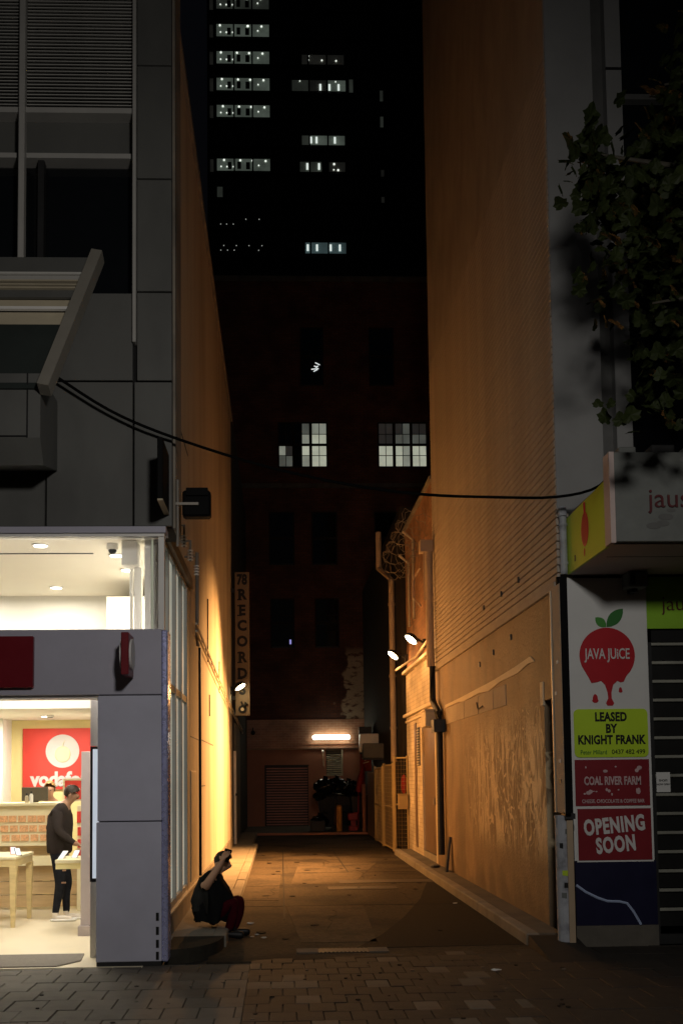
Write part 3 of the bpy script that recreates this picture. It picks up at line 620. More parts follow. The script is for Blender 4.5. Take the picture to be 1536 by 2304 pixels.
# red signs on the fascia
rs = thing('red_square_sign', 'plain dark red square sign on the lilac fascia', 'sign', (-2.6, 10.1, 2.85)); bx('face', 'red', rs, -2.82, -2.32, YF - .13, YF - .062, 2.615, 3.10, bev=.006)
bs = thing('red_blade_sign', 'red projecting blade sign with a white disc on each side', 'sign', (-1.42, 10.0, 2.9))
bx('blade', 'red', bs, -1.452, -1.382, YF - .44, YF - .10, 2.70, 3.09, bev=.006); bx('bracket', 'dark', bs, -1.44, -1.39, YF - .10, YF - .06, 2.8, 3.0)
for x in (-1.46, -1.374): MB().disc((x, YF - .27, 2.90), (1, 0, 0), .145, .02, 24).build('white_disc', 'printwhite', bs)
# black board, floodlight and cable at the corner
bb = thing('black_board', 'black blade board fixed at the top corner of the shop', 'sign', (-1.08, 9.9, 4.6)); bx('board', 'flatblack', bb, -1.105, -1.055, 9.62, 10.19, 4.30, 4.87, bev=.005); bx('edge_trim', 'tan', bb, -1.105, -1.055, 9.63, 10.19, 4.285, 4.298)
fl = thing('black_floodlight', 'large black floodlight on a bracket at the corner of the lane', 'floodlight', (-.85, 10.4, 4.3))
bx('housing', 'flatblack', fl, -.94, -.665, 10.30, 10.46, 4.30, 4.56, bev=.02); bx('visor', 'flatblack', fl, -.90, -.69, 10.27, 10.31, 4.50, 4.575); bx('arm', 'greypipe', fl, -1.02, -.78, 10.27, 10.30, 4.405, 4.43); MB().tube([(-.985, 10.30, 4.66), (-.985, 10.30, 4.0)], .014).build('bracket_post', 'greypipe', fl)
for k, (y, z) in enumerate(((11.4, 4.35), (12.2, 4.36), (13.1, 4.36))):
    sp = thing('insulator_bracket', ['small service bracket with coiled cable nearest the black floodlight', 'middle service bracket on the window head of the lane wall', 'service bracket furthest along the window head of the lane wall'][k], 'bracket', (-1.1, y, z), 'service brackets on the lane wall')
    MB().tube([(-1.17, y, z + .12), (-1.02, y, z + .12), (-1.02, y, z - .12)], .014).build('arm', 'greypipe', sp)
    for j in range(4): MB().disc((-1.02, y, z - .1 + j * .035), (0, 0, 1), .032, .014, 12).build('insulator', 'whiteplastic', sp)

# ================================================================== RIGHT BUILDING
RB = thing('tall_right_building', 'tall buff painted brick building on the right side of the lane', 'building', (3.5, 15, 0))
XW = 2.88
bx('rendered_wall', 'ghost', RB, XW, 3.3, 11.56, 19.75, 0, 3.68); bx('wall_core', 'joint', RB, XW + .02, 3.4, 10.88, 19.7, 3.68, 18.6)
bx('moulding', 'rwall', RB, XW - .035, 3.0, 10.87, 19.6, 3.665, 3.745, bev=.006)
co = MB().box(0, .16, 10.86, 19.75, .006, .077, bev=.005).build('brick_course', 'rwall', RB); cz = 3.75
co.location = Vector((XW, 0, cz)) - Vector((3.5, 15, 0)) + Vector((3.5, 15, 0)) - Vector((0, 0, 0))
# geometry was built relative to the thing: keep local placement simple
co.location = (XW, 0, cz)
k = 1
while cz + .083 * k < 9.4:
    o = bpy.data.objects.new('brick_course', co.data); col.objects.link(o); o.parent = RB; o.location = (XW + random.uniform(-.0012, .0012), random.uniform(-.004, .004), cz + .083 * k); k += 1
zt = cz + .083 * k
bx('upper_wall', 'rwall', RB, XW, XW + .16, 10.86, 19.75, zt, 18.7); bx('wall_cap', 'rwall', RB, XW - .01, 3.3, 10.85, 19.78, 18.7, 18.8)
# scrubbed strip, exposed lintel and pale blocks
MB().prism([(11.9, 3.02), (12.1, 3.10), (13.0, 3.06), (14.2, 3.02), (15.6, 3.0), (17.0, 2.98), (18.5, 2.97), (18.5, 2.92), (17.2, 2.93), (16.6, 2.90), (15.3, 2.93), (14.6, 2.90), (13.8, 2.96), (12.8, 2.97), (12.2, 3.03)], 'x', XW - .012, XW + .01).build('lintel_strip', 'creampaint', RB)
for a, b in ((13.5, 14.3), (14.32, 15.4), (15.42, 16.6), (16.62, 18.45)): bx('render_block', 'rwall', RB, XW - .008, XW + .02, a, b - .012, 2.63, 2.90, bev=.004)
for y, z in ((13.1, 3.42), (14.2, 3.36), (15.2, 3.30), (12.6, 4.05), (13.6, 4.05), (14.8, 4.06)): bx('wall_anchor', 'dark', RB, XW - .02, XW + .01, y, y + .03, z, z + .07)
MB().tube([(XW - .02, 15.0, 2.72), (XW - .02, 15.35, 2.70), (XW - .02, 15.45, 2.80)], .01, 6).build('bent_rod', 'dark', RB)
bx('wall_plate', 'creampaint', RB, XW - .012, XW + .01, 11.55, 11.68, 2.50, 2.76)
def stroke(pts, wd):
    mb = MB(); P = [Vector(p) for p in pts]; a_ = []; b_ = []
    for i, p in enumerate(P):
        d = (P[min(i + 1, len(P) - 1)] - P[max(i - 1, 0)]).normalized(); nn_ = Vector((-d.y, d.x)) * wd * (.5 + .25 * math.sin(i * 1.7))
        a_.append(mb.bm.verts.new((XW - .0025, p.x + nn_.x, p.y + nn_.y))); b_.append(mb.bm.verts.new((XW - .0025, p.x - nn_.x, p.y - nn_.y)))
    for i in range(len(P) - 1): mb.bm.faces.new((a_[i], a_[i + 1], b_[i + 1], b_[i]))
    mb.build('graffiti_stroke', random.choice(('tagpaint', 'tagpaint2')), RB)
rg_ = random.Random(11)
def tagrow(y0, y1, z, h, n, wd):
    for i in range(n):
        yc = y0 + (y1 - y0) * (i + .5) / n; hw = (y1 - y0) / n * .42; kind = rg_.choice('OUSNCJ'); j_ = lambda: rg_.uniform(-.03, .03)
        if kind == 'O': pts = [(yc + hw * math.cos(t / 12 * 6.3) + j_() * .5, z + h * .5 * math.sin(t / 12 * 6.3)) for t in range(13)]
        elif kind == 'U': pts = [(yc - hw, z + h * .55)] + [(yc - hw * math.cos(t / 8 * 3.14), z - h * .1 - h * .4 * math.sin(t / 8 * 3.14)) for t in range(9)] + [(yc + hw, z + h * .5)]
        elif kind == 'S': pts = [(yc + hw * math.cos(t / 14 * 6 + .6) * (1 if t < 7 else .9), z + h * .5 - h * t / 14) for t in range(15)]
        elif kind == 'N': pts = [(yc - hw, z - h * .5), (yc - hw * .9, z), (yc - hw * .8, z + h * .5), (yc, z), (yc + hw * .7, z - h * .5), (yc + hw * .8, z), (yc + hw, z + h * .55)]
        elif kind == 'C': pts = [(yc + hw * math.cos(.8 + t / 10 * 4.7), z + h * .5 * math.sin(.8 + t / 10 * 4.7)) for t in range(11)]
        else: pts = [(yc + hw * .4, z + h * .6), (yc + hw * .4, z), (yc + hw * .2, z - h * .4), (yc - hw * .3, z - h * .55), (yc - hw, z - h * .3)]
        stroke([(a + j_() * .4, b + j_() * .4) for a, b in pts], wd)
        if rg_.random() < .6: y_ = yc + rg_.uniform(-hw, hw); stroke([(y_, z - h * .4), (y_ + .01, z - h * .7), (y_, z - h * .7 - rg_.uniform(.1, .5))], wd * .5)
tagrow(11.75, 13.5, 1.92, .46, 7, .050); tagrow(11.8, 12.9, 2.40, .22, 5, .022); tagrow(12.2, 14.4, 1.50, .30, 6, .034); tagrow(13.3, 15.0, 2.05, .26, 5, .020); tagrow(11.7, 12.6, 1.30, .2, 4, .024)
# slot for the downpipe near the street corner, and the timber pipe guard
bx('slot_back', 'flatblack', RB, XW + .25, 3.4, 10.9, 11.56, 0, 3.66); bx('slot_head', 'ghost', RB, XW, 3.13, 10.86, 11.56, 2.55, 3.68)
bx('slot_jamb', 'greyrec', RB, XW + .06, XW + .24, 10.9, 11.14, 0, 2.55)
pg = thing('pipe_guard', 'narrow graffitied pipe guard glowing orange at the corner of the right wall', 'pipe guard', (2.86, 10.75, 1.3))
bx('guard', 'rwall', pg, 2.80, 2.855, 10.50, 10.845, 1.36, 3.66, bev=.004); bx('guard_front', 'flatblack', pg, 2.803, 2.858, 10.492, 10.499, 1.36, 3.70); bx('guard_backing', 'flatblack', pg, 2.858, 2.962, 10.80, 10.845, 0, 3.78); bx('edge_strip', 'galv', pg, 2.788, 2.80, 10.83, 10.858, 1.36, 3.64)
for z in (1.66, 1.86, 2.55, 2.86): bx('sticker', 'paper' if z != 1.66 else 'dark', pg, 2.794, 2.799, 10.55 + (z % .2), 10.62 + (z % .2), z, z + .035)
bx('lower_pipe', 'pipe', pg, 2.84, 2.90, 10.60, 10.70, 0, 1.30); bx('clamp', 'dark', pg, 2.82, 2.92, 10.57, 10.72, 1.30, 1.355)
pp = thing('corner_downpipe', 'short grey green downpipe on the white corner beside the lime panel', 'downpipe', (2.93, 10.8, 3.8))
MB().tube([(2.93, 10.78, 4.40), (2.93, 10.78, 3.80)], .038, 12).build('pipe', 'pole', pp); MB().tube([(2.93, 10.78, 4.40), (2.93, 10.80, 4.50)], .045, 12).build('collar', 'pole', pp)
for z in (3.9, 4.3): MB().tube([(2.93, 10.78, z), (2.93, 10.78, z + .03)], .046, 12).build('pipe_clip', 'pole', pp)
# grey post at the corner
ps = thing('corner_post', 'scuffed grey steel post with torn stickers at the corner of the lane', 'post', (2.83, 10.88, 0))
MB().tube([(2.83, 10.70, 0), (2.83, 10.70, 1.30)], .084, 14).build('post', 'pole', ps, smooth=False); MB().tube([(2.83, 10.70, 1.30), (2.83, 10.70, 1.335)], .088, 14).build('cap', 'pole', ps)
for z, a, w_, m in ((1.17, .35, .075, 'grubby'), (1.10, .45, .06, 'dark'), (1.03, -.55, .035, 'dark'), (.76, -.2, .055, 'lime'), (.64, .15, .085, 'dark'), (.54, -.35, .05, 'grubby')):
    aa = -math.pi / 2 + a; p = Vector((2.83 + .0835 * math.cos(aa), 10.70 + .0835 * math.sin(aa), z))
    t = Vector((-math.sin(aa), math.cos(aa), 0)) * w_ / 2; n = Vector((math.cos(aa), math.sin(aa), 0)) * .003
    MB().hexa([p - t - Vector((0, 0, .018)), p + t - Vector((0, 0, .025)), p + t + n - Vector((0, 0, .025)), p - t + n - Vector((0, 0, .018))], [p - t + Vector((0, 0, .03)), p + t + Vector((0, 0, .03)), p + t + n + Vector((0, 0, .03)), p - t + n + Vector((0, 0, .03))]).build('sticker', m, ps)
# street facade above the canopy
bx('corner_pier', 'white', RB, XW + .165, 3.39, 10.845, 11.4, 3.80, 18.6); bx('corner_pier', 'white', RB, XW + .004, 3.392, 10.82, 10.842, 4.46, 18.6, bev=.004)
bx('recess', 'greyrec', RB, 3.392, 3.55, 10.98, 11.4, 3.8, 18.6); bx('pilaster', 'white', RB, 3.552, 3.72, 10.86, 11.4, 3.8, 18.6); bx('facade_window', 'blackglass', RB, 3.722, 7, 11.0, 11.1, 3.8, 18.6); bx('facade_back', 'joint', RB, 3.4, 7, 11.4, 19.7, 0, 18.6)
for z in (6.6, 9.0, 11.4): bx('window_sill', 'greyrec', RB, 3.722, 7, 10.9, 10.998, z, z + .06)
for x in (4.6, 5.6): bx('window_mullion', 'greyrec', RB, x, x + .08, 10.93, 10.998, 3.8, 18.6)
bx('pilaster_joint', 'joint', RB, 3.551, 3.722, 10.856, 10.87, 9.30, 9.33)
# juice bar canopy
CN = thing('juice_bar_canopy', 'boxy shop canopy with a lime side panel and weathered front', 'canopy', (4.5, 10, 3.8))
bx('front_panel', 'grubby', CN, 3.00, 7, 9.28, 9.36, 3.81, 4.62, bev=.004); bx('end_trim', 'soffit', CN, 2.955, 3.0, 9.285, 9.46, 3.80, 4.625)
sd = MB().prism([(9.42, 3.80), (10.80, 3.80), (10.80, 4.38), (9.42, 4.42)], 'x', 2.97, 2.995).build('side_panel', 'lime', CN)
bx('soffit', 'soffit', CN, 2.996, 7, 9.36, 10.80, 3.80, 3.83); bx('soffit_joint', 'joint', CN, 3.1, 7, 9.9, 9.905, 3.797, 3.80); bx('roof', 'greyrec', CN, 2.996, 7, 9.36, 10.80, 4.40, 4.43)
MB().ball((2.967, 10.13, 4.12), .17, .02, .75, 1).build('juice_drop', 'printred', CN, smooth=True); MB().tube([(2.966, 10.11, 4.27), (2.966, 10.12, 4.38)], .012, 6).build('drop_stem', 'printred', CN); MB().ball((2.967, 10.16, 3.90), .03, .05, .8, 1.4).build('juice_drip', 'printred', CN)
bx('side_mark', 'dark', CN, 2.965, 2.969, 10.48, 10.51, 3.88, 3.94)
text('lettering', 'jaus', .25, (3.29, 9.27, 4.19), 'maroond', CN, bold=-.001, align='LEFT', ext=.006)
for x, z, s in ((3.45, 4.03, .05), (3.42, 3.97, .045), (3.34, 3.95, .05), (3.50, 4.09, .03), (3.66, 4.55, .05)):
    MB().ball((x, 9.277, z), s, 1.4, .05, .6).build('grey_spot', 'greyrec', CN)  # flat grey spots on the canopy front
for i, (x, w_, h, m, lab) in enumerate(((3.12, .16, .10, 'grubby', 'small pale box on top of the canopy beside the cable'), (3.42, .22, .12, 'dark', 'black box on top of the canopy'), (3.75, .2, .12, 'grubby', 'pale box on top of the canopy under the leaves'))):
    at_loc('junction_box', m, (x, 9.6, 4.43), MB().box(x, x + w_, 9.5, 9.7, 4.431, 4.64 + h, bev=.01), lab, 'junction box')
# sign board stack
SB = thing('juice_sign_board', 'tall white sign board with a red dripping apple beside the shutter', 'sign', (3.38, 10.85, 0))
YS = 10.85
bx('board', 'signwhite', SB, 2.962, 3.80, YS - .0, YS + .06, .862, 3.775, bev=.003); bx('navy_base', 'navy', SB, 2.98, 3.812, YS - .002, YS + .06, .212, .858); bx('plinth', 'concdirty', SB, 2.98, 3.82, YS + .002, YS + .1, -.02, .21)
def disc2d(name, pts, m, parent, y, th=.006): return MB().prism(pts, 'y', y - th, y).build(name, m, parent)
# the apple with drips
cx, cz_, r = 3.372, 2.965, .288
outl = []
for a in range(-35, 216, 6): outl.append((cx + r * math.cos(R(a)), cz_ + r * math.sin(R(a))))
outl += [(3.17, 2.74), (3.20, 2.68), (3.245, 2.685), (3.30, 2.70), (3.34, 2.66), (3.365, 2.58), (3.37, 2.52), (3.345, 2.47), (3.36, 2.445), (3.415, 2.445), (3.43, 2.47), (3.405, 2.52), (3.405, 2.58), (3.425, 2.66), (3.47, 2.70), (3.50, 2.685), (3.535, 2.69), (3.565, 2.75)]
disc2d('red_apple', outl, 'printred', SB, YS - .001)
def leaf2d(x0, z0, x1, z1, wd):
    a = Vector((x0, z0)); b = Vector((x1, z1)); d = b - a; n = Vector((-d.y, d.x)).normalized()
    up = [a + d * t + n * wd * math.sin(math.pi * t) ** .8 for t in [i / 8 for i in range(9)]]; dn = [a + d * t - n * wd * math.sin(math.pi * t) ** .8 for t in [i / 8 for i in range(8, -1, -1)]]
    return [(v.x, v.y) for v in up + dn[1:-1]]
disc2d('apple_leaf', leaf2d(3.375, 3.26, 3.55, 3.45, .062), 'printgreen', SB, YS - .001); disc2d('apple_leaf', leaf2d(3.37, 3.26, 3.26, 3.36, .045), 'printgreen2', SB, YS - .001)
for x, z, s in ((3.235, 2.51, .036), (3.50, 2.60, .022)): disc2d('juice_drip', [(x + s * math.cos(t) * (1 if math.sin(t) < 0 else .75), z + s * math.sin(t) * (1 if math.sin(t) < 0 else 1.5)) for t in [i * math.pi / 9 for i in range(18)]], 'printred', SB, YS - .001)
text('lettering', 'JAVA JUiCE', .155, (3.372, YS - .010, 2.975), 'printwhite', SB, bold=.002, sx=.62)
def rrect(x0, x1, z0, z1, r):
    p = []
    for cx_, cz2, a0 in ((x1 - r, z1 - r, 0), (x0 + r, z1 - r, 90), (x0 + r, z0 + r, 180), (x1 - r, z0 + r, 270)):
        for k in range(5): a = R(a0 + k * 22.5); p.append((cx_ + r * math.cos(a), cz2 + r * math.sin(a)))
    return p
disc2d('lime_notice', rrect(3.005, 3.77, 1.915, 2.41, .05), 'limesign', SB, YS - .001, .010)
for s, z, sz, sx in (('LEASED', 2.325, .125, .82), ('BY', 2.205, .125, .82), ('KNIGHT FRANK', 2.09, .125, .80)): text('lettering', s, sz, (3.387, YS - .013, z), 'black', SB, bold=.0048, sx=sx * .92, spacing=1.06)
text('lettering', 'Peter Millard', .062, (3.20, YS - .013, 1.965), 'printgreen', SB, sx=.85); text('lettering', '0437 482 499', .066, (3.56, YS - .013, 1.967), 'black', SB, sx=.95)
bx('maroon_notice', 'maroon', SB, 3.002, 3.77, YS - .011, YS - .001, 1.42, 1.89); text('lettering', 'COAL RIVER FARM', .118, (3.386, YS - .014, 1.67), 'printpink', SB, sx=.60, bold=.004); text('lettering', 'CHEESE, CHOCOLATE & COFFEE BAR', .052, (3.386, YS - .014, 1.465), 'printpink', SB, sx=.74, bold=.001)
for i in range(18):
    x = 3.08 + .62 * random.random(); z = random.choice((1.79, 1.82, 1.55, 1.57)) + random.uniform(-.02, .02)
    MB().ball((x, YS - .012, z), random.uniform(.012, .028), random.uniform(.6, 1.5), .06, random.uniform(.4, 1.2), 6, 4).build('food_motif', 'printpink', SB)
bx('white_border', 'signwhite', SB, 3.0, 3.788, YS - .008, YS - .001, .85, 1.405); bx('maroon_notice', 'maroon', SB, 3.015, 3.772, YS - .014, YS - .009, .868, 1.39)
text('lettering', 'OPENING', .215, (3.39, YS - .016, 1.215), 'printwhite', SB, bold=.009, sx=.62, spacing=1.12, tilt=R(5)); text('lettering', 'SOON', .215, (3.40, YS - .016, 1.02), 'printwhite', SB, bold=.009, sx=.62, spacing=1.12, tilt=R(5))
pts = [(2.985, .62), (3.08, .55), (3.2, .49), (3.3, .455), (3.42, .45), (3.50, .43), (3.56, .35), (3.60, .28), (3.635, .216)]
MB().tube([(x, YS - .004, z) for x, z in pts], .014, 6).build('blue_wave', 'lightblue', SB)
sk = thing('wall_speaker', 'small grey outdoor speaker under the canopy above the white sign', 'speaker', (3.62, 10.7, 3.7)); bx('cabinet', 'grubby', sk, 3.53, 3.735, 10.58, 10.80, 3.635, 3.79, bev=.012); bx('grille', 'dark', sk, 3.545, 3.60, 10.572, 10.58, 3.655, 3.77); bx('bracket', 'dark', sk, 3.60, 3.66, 10.70, 10.84, 3.60, 3.64)
# green fascia and shutter
GF = thing('lime_shop_fascia', 'lime green shop fascia above the closed shutter', 'fascia', (5, 10.9, 3.5)); bx('panel', 'limed', GF, 3.803, 7, 10.88, 10.95, 3.245, 3.79); text('lettering', 'jaus', .22, (3.965, 10.872, 3.50), 'maroond', GF, bold=-.002, align='LEFT')
ST = thing('security_shutter', 'dark closed security shutter with pale horizontal bars', 'shutter', (5, 11, 0)); bx('guide_rail', 'dark', ST, 3.815, 3.865, 10.93, 11.0, 0, 3.24)
zs_ = 3.085
for i in range(15):
    z = 3.075 - i * .196
    bx('bar', 'bar', ST, 3.86, 7, 10.945, 10.97, z, z + .034, bev=.006); bx('slat', 'shutter', ST, 3.862, 7, 10.975, 11.0, z - .158, z - .004, bev=.004)
bx('bottom_rail', 'dark', ST, 3.86, 7, 10.94, 11.0, 0, .10); bx('top_box', 'joint', ST, 3.803, 7, 10.93, 11.05, 3.11, 3.24)
nn = thing('paper_notice', 'white paper notice taped to the security shutter', 'notice', (3.9, 10.93, 1.6)); bx('sheet', 'paper', nn, 3.875, 4.02, 10.938, 10.942, 1.55, 1.755); text('lettering', 'SHOPS', .03, (3.945, 10.936, 1.67), 'black', nn); text('lettering', 'NOW OPEN', .025, (3.945, 10.936, 1.63), 'black', nn)
nn.children[1].data.materials[0] = M['black']
# shrub at the far right edge
SHB = thing('potted_shrub', 'dim low shrub in front of the shutter at the right edge', 'shrub', (4.15, 10.3, 0)); mb = MB()
for i in range(160):
    a = random.uniform(0, 6.28); rr = random.uniform(0, .28); h = random.uniform(.12, .75); p = Vector((4.2 + rr * math.cos(a), 10.3 + rr * math.sin(a), h)); d = Vector((random.uniform(-1, 1), random.uniform(-1, 1), random.uniform(-.3, .9))).normalized() * .08; s = Vector((random.uniform(-1, 1), random.uniform(-1, 1), random.uniform(-1, 1))).cross(d).normalized() * .02
    mb.flat([p, p + d * .5 + s, p + d, p + d * .5 - s])
mb.build('foliage', 'shrub', SHB); MB().tube([(4.2, 10.3, 0), (4.2, 10.3, .5)], .02).build('stem', 'bark', SHB); MB().tube([(4.2, 10.3, 0), (4.2, 10.3, .2)], [.13, .17], 14).build('pot', 'greyrec', SHB)

# ------------------------------------------------------------------ low brick building on the right
B2 = thing('low_brick_building', 'low painted brick building with a metal door and two flood lamps on the right', 'building', (4, 22, 0))
bx('upper_wall', 'brick2', B2, XW + .03, 6, 19.78, 24.3, 4.12, 7.35); bx('wall', 'creambrick', B2, XW, 6, 21.72, 24.3, 0, 4.05); bx('wall', 'creambrick', B2, XW, 6, 19.78, 21.72, 2.86, 4.05); bx('wall_pier', 'creampaint', B2, XW, 6, 19.78, 19.9, 0, 2.86); bx('threshold', 'concrete', B2, XW, 6, 19.9, 21.72, 0, .24); bx('wall_core', 'joint', B2, 3.1, 6, 19.9, 21.72, .24, 2.86)
bx('cornice', 'creampaint', B2, XW - .09, 3.0, 19.78, 24.36, 4.05, 4.12, bev=.008); bx('cornice', 'creampaint', B2, XW - .08, 3.0, 19.78, 24.34, 3.06, 3.13, bev=.008); bx('cornice', 'creampaint', B2, XW - .03, 3.0, 19.78, 24.32, 2.94, 2.99, bev=.006)
dd = bx('metal_door', 'doorm', B2, XW + .03, XW + .07, 19.92, 21.70, .26, 2.84); bx('door_frame', 'creampaint', B2, XW - .012, XW + .08, 21.64, 21.72, .24, 2.86); bx('door_handle', 'galv', dd, XW - .02, XW + .03, 20.05, 20.10, 1.2, 1.32)
bx('jamb_strip', 'doorm', B2, XW - .015, XW + .01, 22.55, 22.85, .24, 2.86)
def vent(y0, y1, z0, z1):
    v = bx('louvre_vent', 'dark', B2, XW - .012, XW + .005, y0, y1, z0, z1)
    n = int((z1 - z0) / .055)
    for i in range(n): bx('vent_slat', 'galv', v, XW - .03, XW - .012, y0 + .02, y1 - .02, z0 + .015 + i * .055, z0 + .04 + i * .055)
vent(22.0, 22.4, 1.95, 2.75); vent(19.30, 19.62, .95, 1.85)
bx('coping', 'concrete', B2, XW - .03, 6, 19.78, 24.36, 7.352, 7.42)
for i, (y, z0, z1) in enumerate(((22.3, 5.05, 6.75), (23.1, 5.0, 6.4))): MB().tube([(XW - .04, y, z0), (XW - .04, y, z1), (XW - .25, y, z1 + .18)], .03, 8).build('wire_post', 'galv', B2)
RW = thing('razor_wire_coil', 'loose coil of razor wire along the wall above the flood lamps', 'razor wire', (2.7, 22, 6.6))
pts = []
for i in range(260):
    t = i / 259; a = t * 2 * math.pi * 11; rr = .34 + .07 * math.sin(i * 1.7)
    pts.append((2.62 + rr * math.cos(a) * .9, 20.1 + 3.6 * t + .05 * math.sin(i * 2.1), 6.55 - .05 * t + rr * math.sin(a)))
MB().tube(pts, .0055, 4).build('coil', 'greypipe', RW)
# downpipes
DP = thing('black_buff_downpipe', 'downpipe with buff upper half, black lower half and a box joint on the right wall', 'downpipe', (2.8, 19.5, 0))
MB().tube([(2.78, 19.55, 5.9), (2.78, 19.55, 3.75)], .075, 12).build('upper_pipe', 'pipe', DP); MB().tube([(2.78, 19.35, 3.74), (2.78, 19.35, 3.10), (2.80, 18.85, 2.85), (2.80, 18.75, 2.62)], .06, 10).build('elbow_pipe', 'blackpipe', DP); MB().tube([(2.80, 18.75, 2.50), (2.80, 18.75, .36)], .06, 10).build('lower_pipe', 'blackpipe', DP); bx('joint_box', 'blackpipe', DP, 2.66, 2.86, 18.45, 18.78, 2.50, 2.72)
MB().tube([(2.70, 19.6, 6.0), (2.70, 19.6, 5.0)], .02, 6).build('side_conduit', 'pipe', DP); bx('rain_head', 'pipe', DP, 2.62, 2.86, 19.5, 19.74, 5.9, 6.12)
MB().tube([(2.72, 20.3, 5.75), (2.60, 20.5, 5.55), (2.60, 20.5, 5.2), (2.72, 20.3, 5.0)], .022, 6).build('looped_conduit', 'pipe', DP)
ub = thing('utility_box', 'cream utility box beside the black downpipe on the right wall', 'utility box', (2.75, 19.3, 2.6)); bx('body', 'creampaint', ub, 2.58, 2.87, 18.95, 19.5, 2.62, 2.90, bev=.01); bx('lid', 'creampaint', ub, 2.57, 2.88, 18.94, 19.51, 2.90, 2.93)
DP2 = thing('offset_downpipe', 'tall buff downpipe with a kink near its top beyond the brick building', 'downpipe', (2.75, 26, 0)); MB().tube([(2.55, 27.0, 8.0), (2.55, 27.0, 7.05), (2.80, 26.4, 6.65), (2.80, 26.4, 2.1)], .075, 10).build('pipe', 'pipe', DP2)
for z in (6.0, 4.2, 2.9): MB().tube([(2.80, 26.4, z), (2.80, 26.4, z + .06)], .095, 10).build('pipe_clip', 'pipe', DP2)
SK = thing('leaning_plank', 'dark short plank leaning against the right wall at the kerb', 'plank', (2.82, 18.1, .12)); MB().hexa([(2.76, 18.05, .118), (2.80, 18.05, .118), (2.80, 18.22, .118), (2.76, 18.22, .118)], [(2.84, 18.08, .70), (2.87, 18.08, .70), (2.87, 18.18, .70), (2.84, 18.18, .70)]).build('plank', 'dark', SK)
RG = at_loc('rag', 'dark', (2.72, 19.0, .12), MB().ball((2.72, 19.0, .14), .07, 1.3, 1.5, .5, 10, 6), 'small dark rag dropped on the right kerb', 'rag')
B3 = thing('dark_rear_building', 'unlit dark building at the far right end of the lane', 'building', (5, 31, 0)); bx('wall', 'darkwall', B3, XW + .02, 9, 25.2, 36.95, 0, 8.2)
# conduits from the wall to the lamps
MB().tube([(XW - .05, 20.0, 4.36), (XW - .05, 22.0, 4.12 + .1), (2.65, 24.3, 4.16)], .025, 6).build('conduit', 'creampaint', B2)
def floodlamp(wall, head, nrm, lab):
    t = thing('flood_lamp', lab, 'lamp', wall, 'sodium flood lamps of the lane')
    h = Vector(head); n = Vector(nrm).normalized()
    MB().tube([wall, Vector(wall).lerp(h, .5) + Vector((0, 0, .06)), h - n * .08], .022, 8).build('arm', 'dark', t)
    rot = n.to_track_quat('Z', 'Y').to_matrix()
    mb = MB(); mb.ball(h - n * .02, .19, 1, .8, .6, 16, 10, rot)
    geom = [v for v in mb.bm.verts if (v.co - (h - n * .015)).dot(n) > 0]; bmesh.ops.delete(mb.bm, geom=geom, context='VERTS')
    mb.build('housing', 'dark', t, smooth=True)
    mb = MB(); mb.ball(h - n * .012, .17, 1, .76, .17, 16, 8, rot); mb.build('lens', 'sodium', t, smooth=True)
    MB().box(wall[0] - .03, wall[0] + .03, wall[1] - .06, wall[1] + .06, wall[2] - .09, wall[2] + .09).build('wall_plate', 'dark', t)
floodlamp((2.86, 20.95, 4.36), (2.58, 20.9, 4.42), (-.64, -.10, -.76), 'nearer of the two glowing flood lamps on the right wall')
floodlamp((2.86, 24.0, 4.40), (2.55, 24.0, 4.46), (-.64, -.10, -.76), 'further of the two glowing flood lamps, beside the tall downpipe')
floodlamp((-1.16, 25.2, 3.80), (-.93, 25.1, 3.86), (.55, -.10, -.82), 'glowing flood lamp on the left wall in front of the record sign')
# yellow mesh gates
def gate(x0, y0, x1, y1, h, lab):
    t = thing('mesh_gate', lab, 'gate', (x0, y0, 0), 'yellow mesh gates'); a, b = Vector((x0, y0, 0)), Vector((x1, y1, 0))
    for p in (a, b): MB().tube([p + Vector((0, 0, .03)), p + Vector((0, 0, h))], .03, 8).build('post', 'yellowgate', t)
    for z in (.08, h * .5, h - .05): MB().tube([a + Vector((0, 0, z)), b + Vector((0, 0, z))], .022, 6).build('rail', 'yellowgate', t)
    m = MB(); n = int((b - a).length / .07)
    for i in range(1, n): p = a.lerp(b, i / n); m.tube([p + Vector((0, 0, .08)), p + Vector((0, 0, h - .05))], .0025, 3, False)
    for i in range(1, int(h / .09)): m.tube([a + Vector((0, 0, i * .09)), b + Vector((0, 0, i * .09))], .0025, 3, False)
    m.build('mesh_infill', 'yellowgate', t); return t
gate(2.58, 24.25, 2.86, 24.10, 2.20, 'narrow yellow mesh gate leaf beside the brick corner'); gate(2.56, 24.4, 2.52, 26.2, 2.05, 'yellow mesh gate leaf standing open along the lane'); gate(2.50, 26.3, 2.52, 28.6, 2.0, 'furthest mesh gate leaf fading into the dark')
yb = thing('yellow_crate', 'yellow box hung on the gate beside the brick corner', 'crate', (2.75, 24.0, 1.05)); bx('box', 'yellowgate', yb, 2.62, 2.84, 23.92, 24.05, 1.0, 1.32, bev=.01); bx('lid', 'yellowgate', yb, 2.61, 2.85, 23.91, 24.06, 1.32, 1.34)
hv = at_loc('orange_vest', 'redbag', (2.8, 24.2, 1.4), MB().ball((2.79, 24.25, 1.55), .12, .6, .5, 1.9, 10, 8), 'faded orange vest hanging behind the yellow gate', 'vest')

# ------------------------------------------------------------------ far brick building closing the lane
FB = thing('far_brick_building', 'old red brick building closing the end of the lane, windows lit high up', 'building', (1, 37, 0))
Y = 37.0
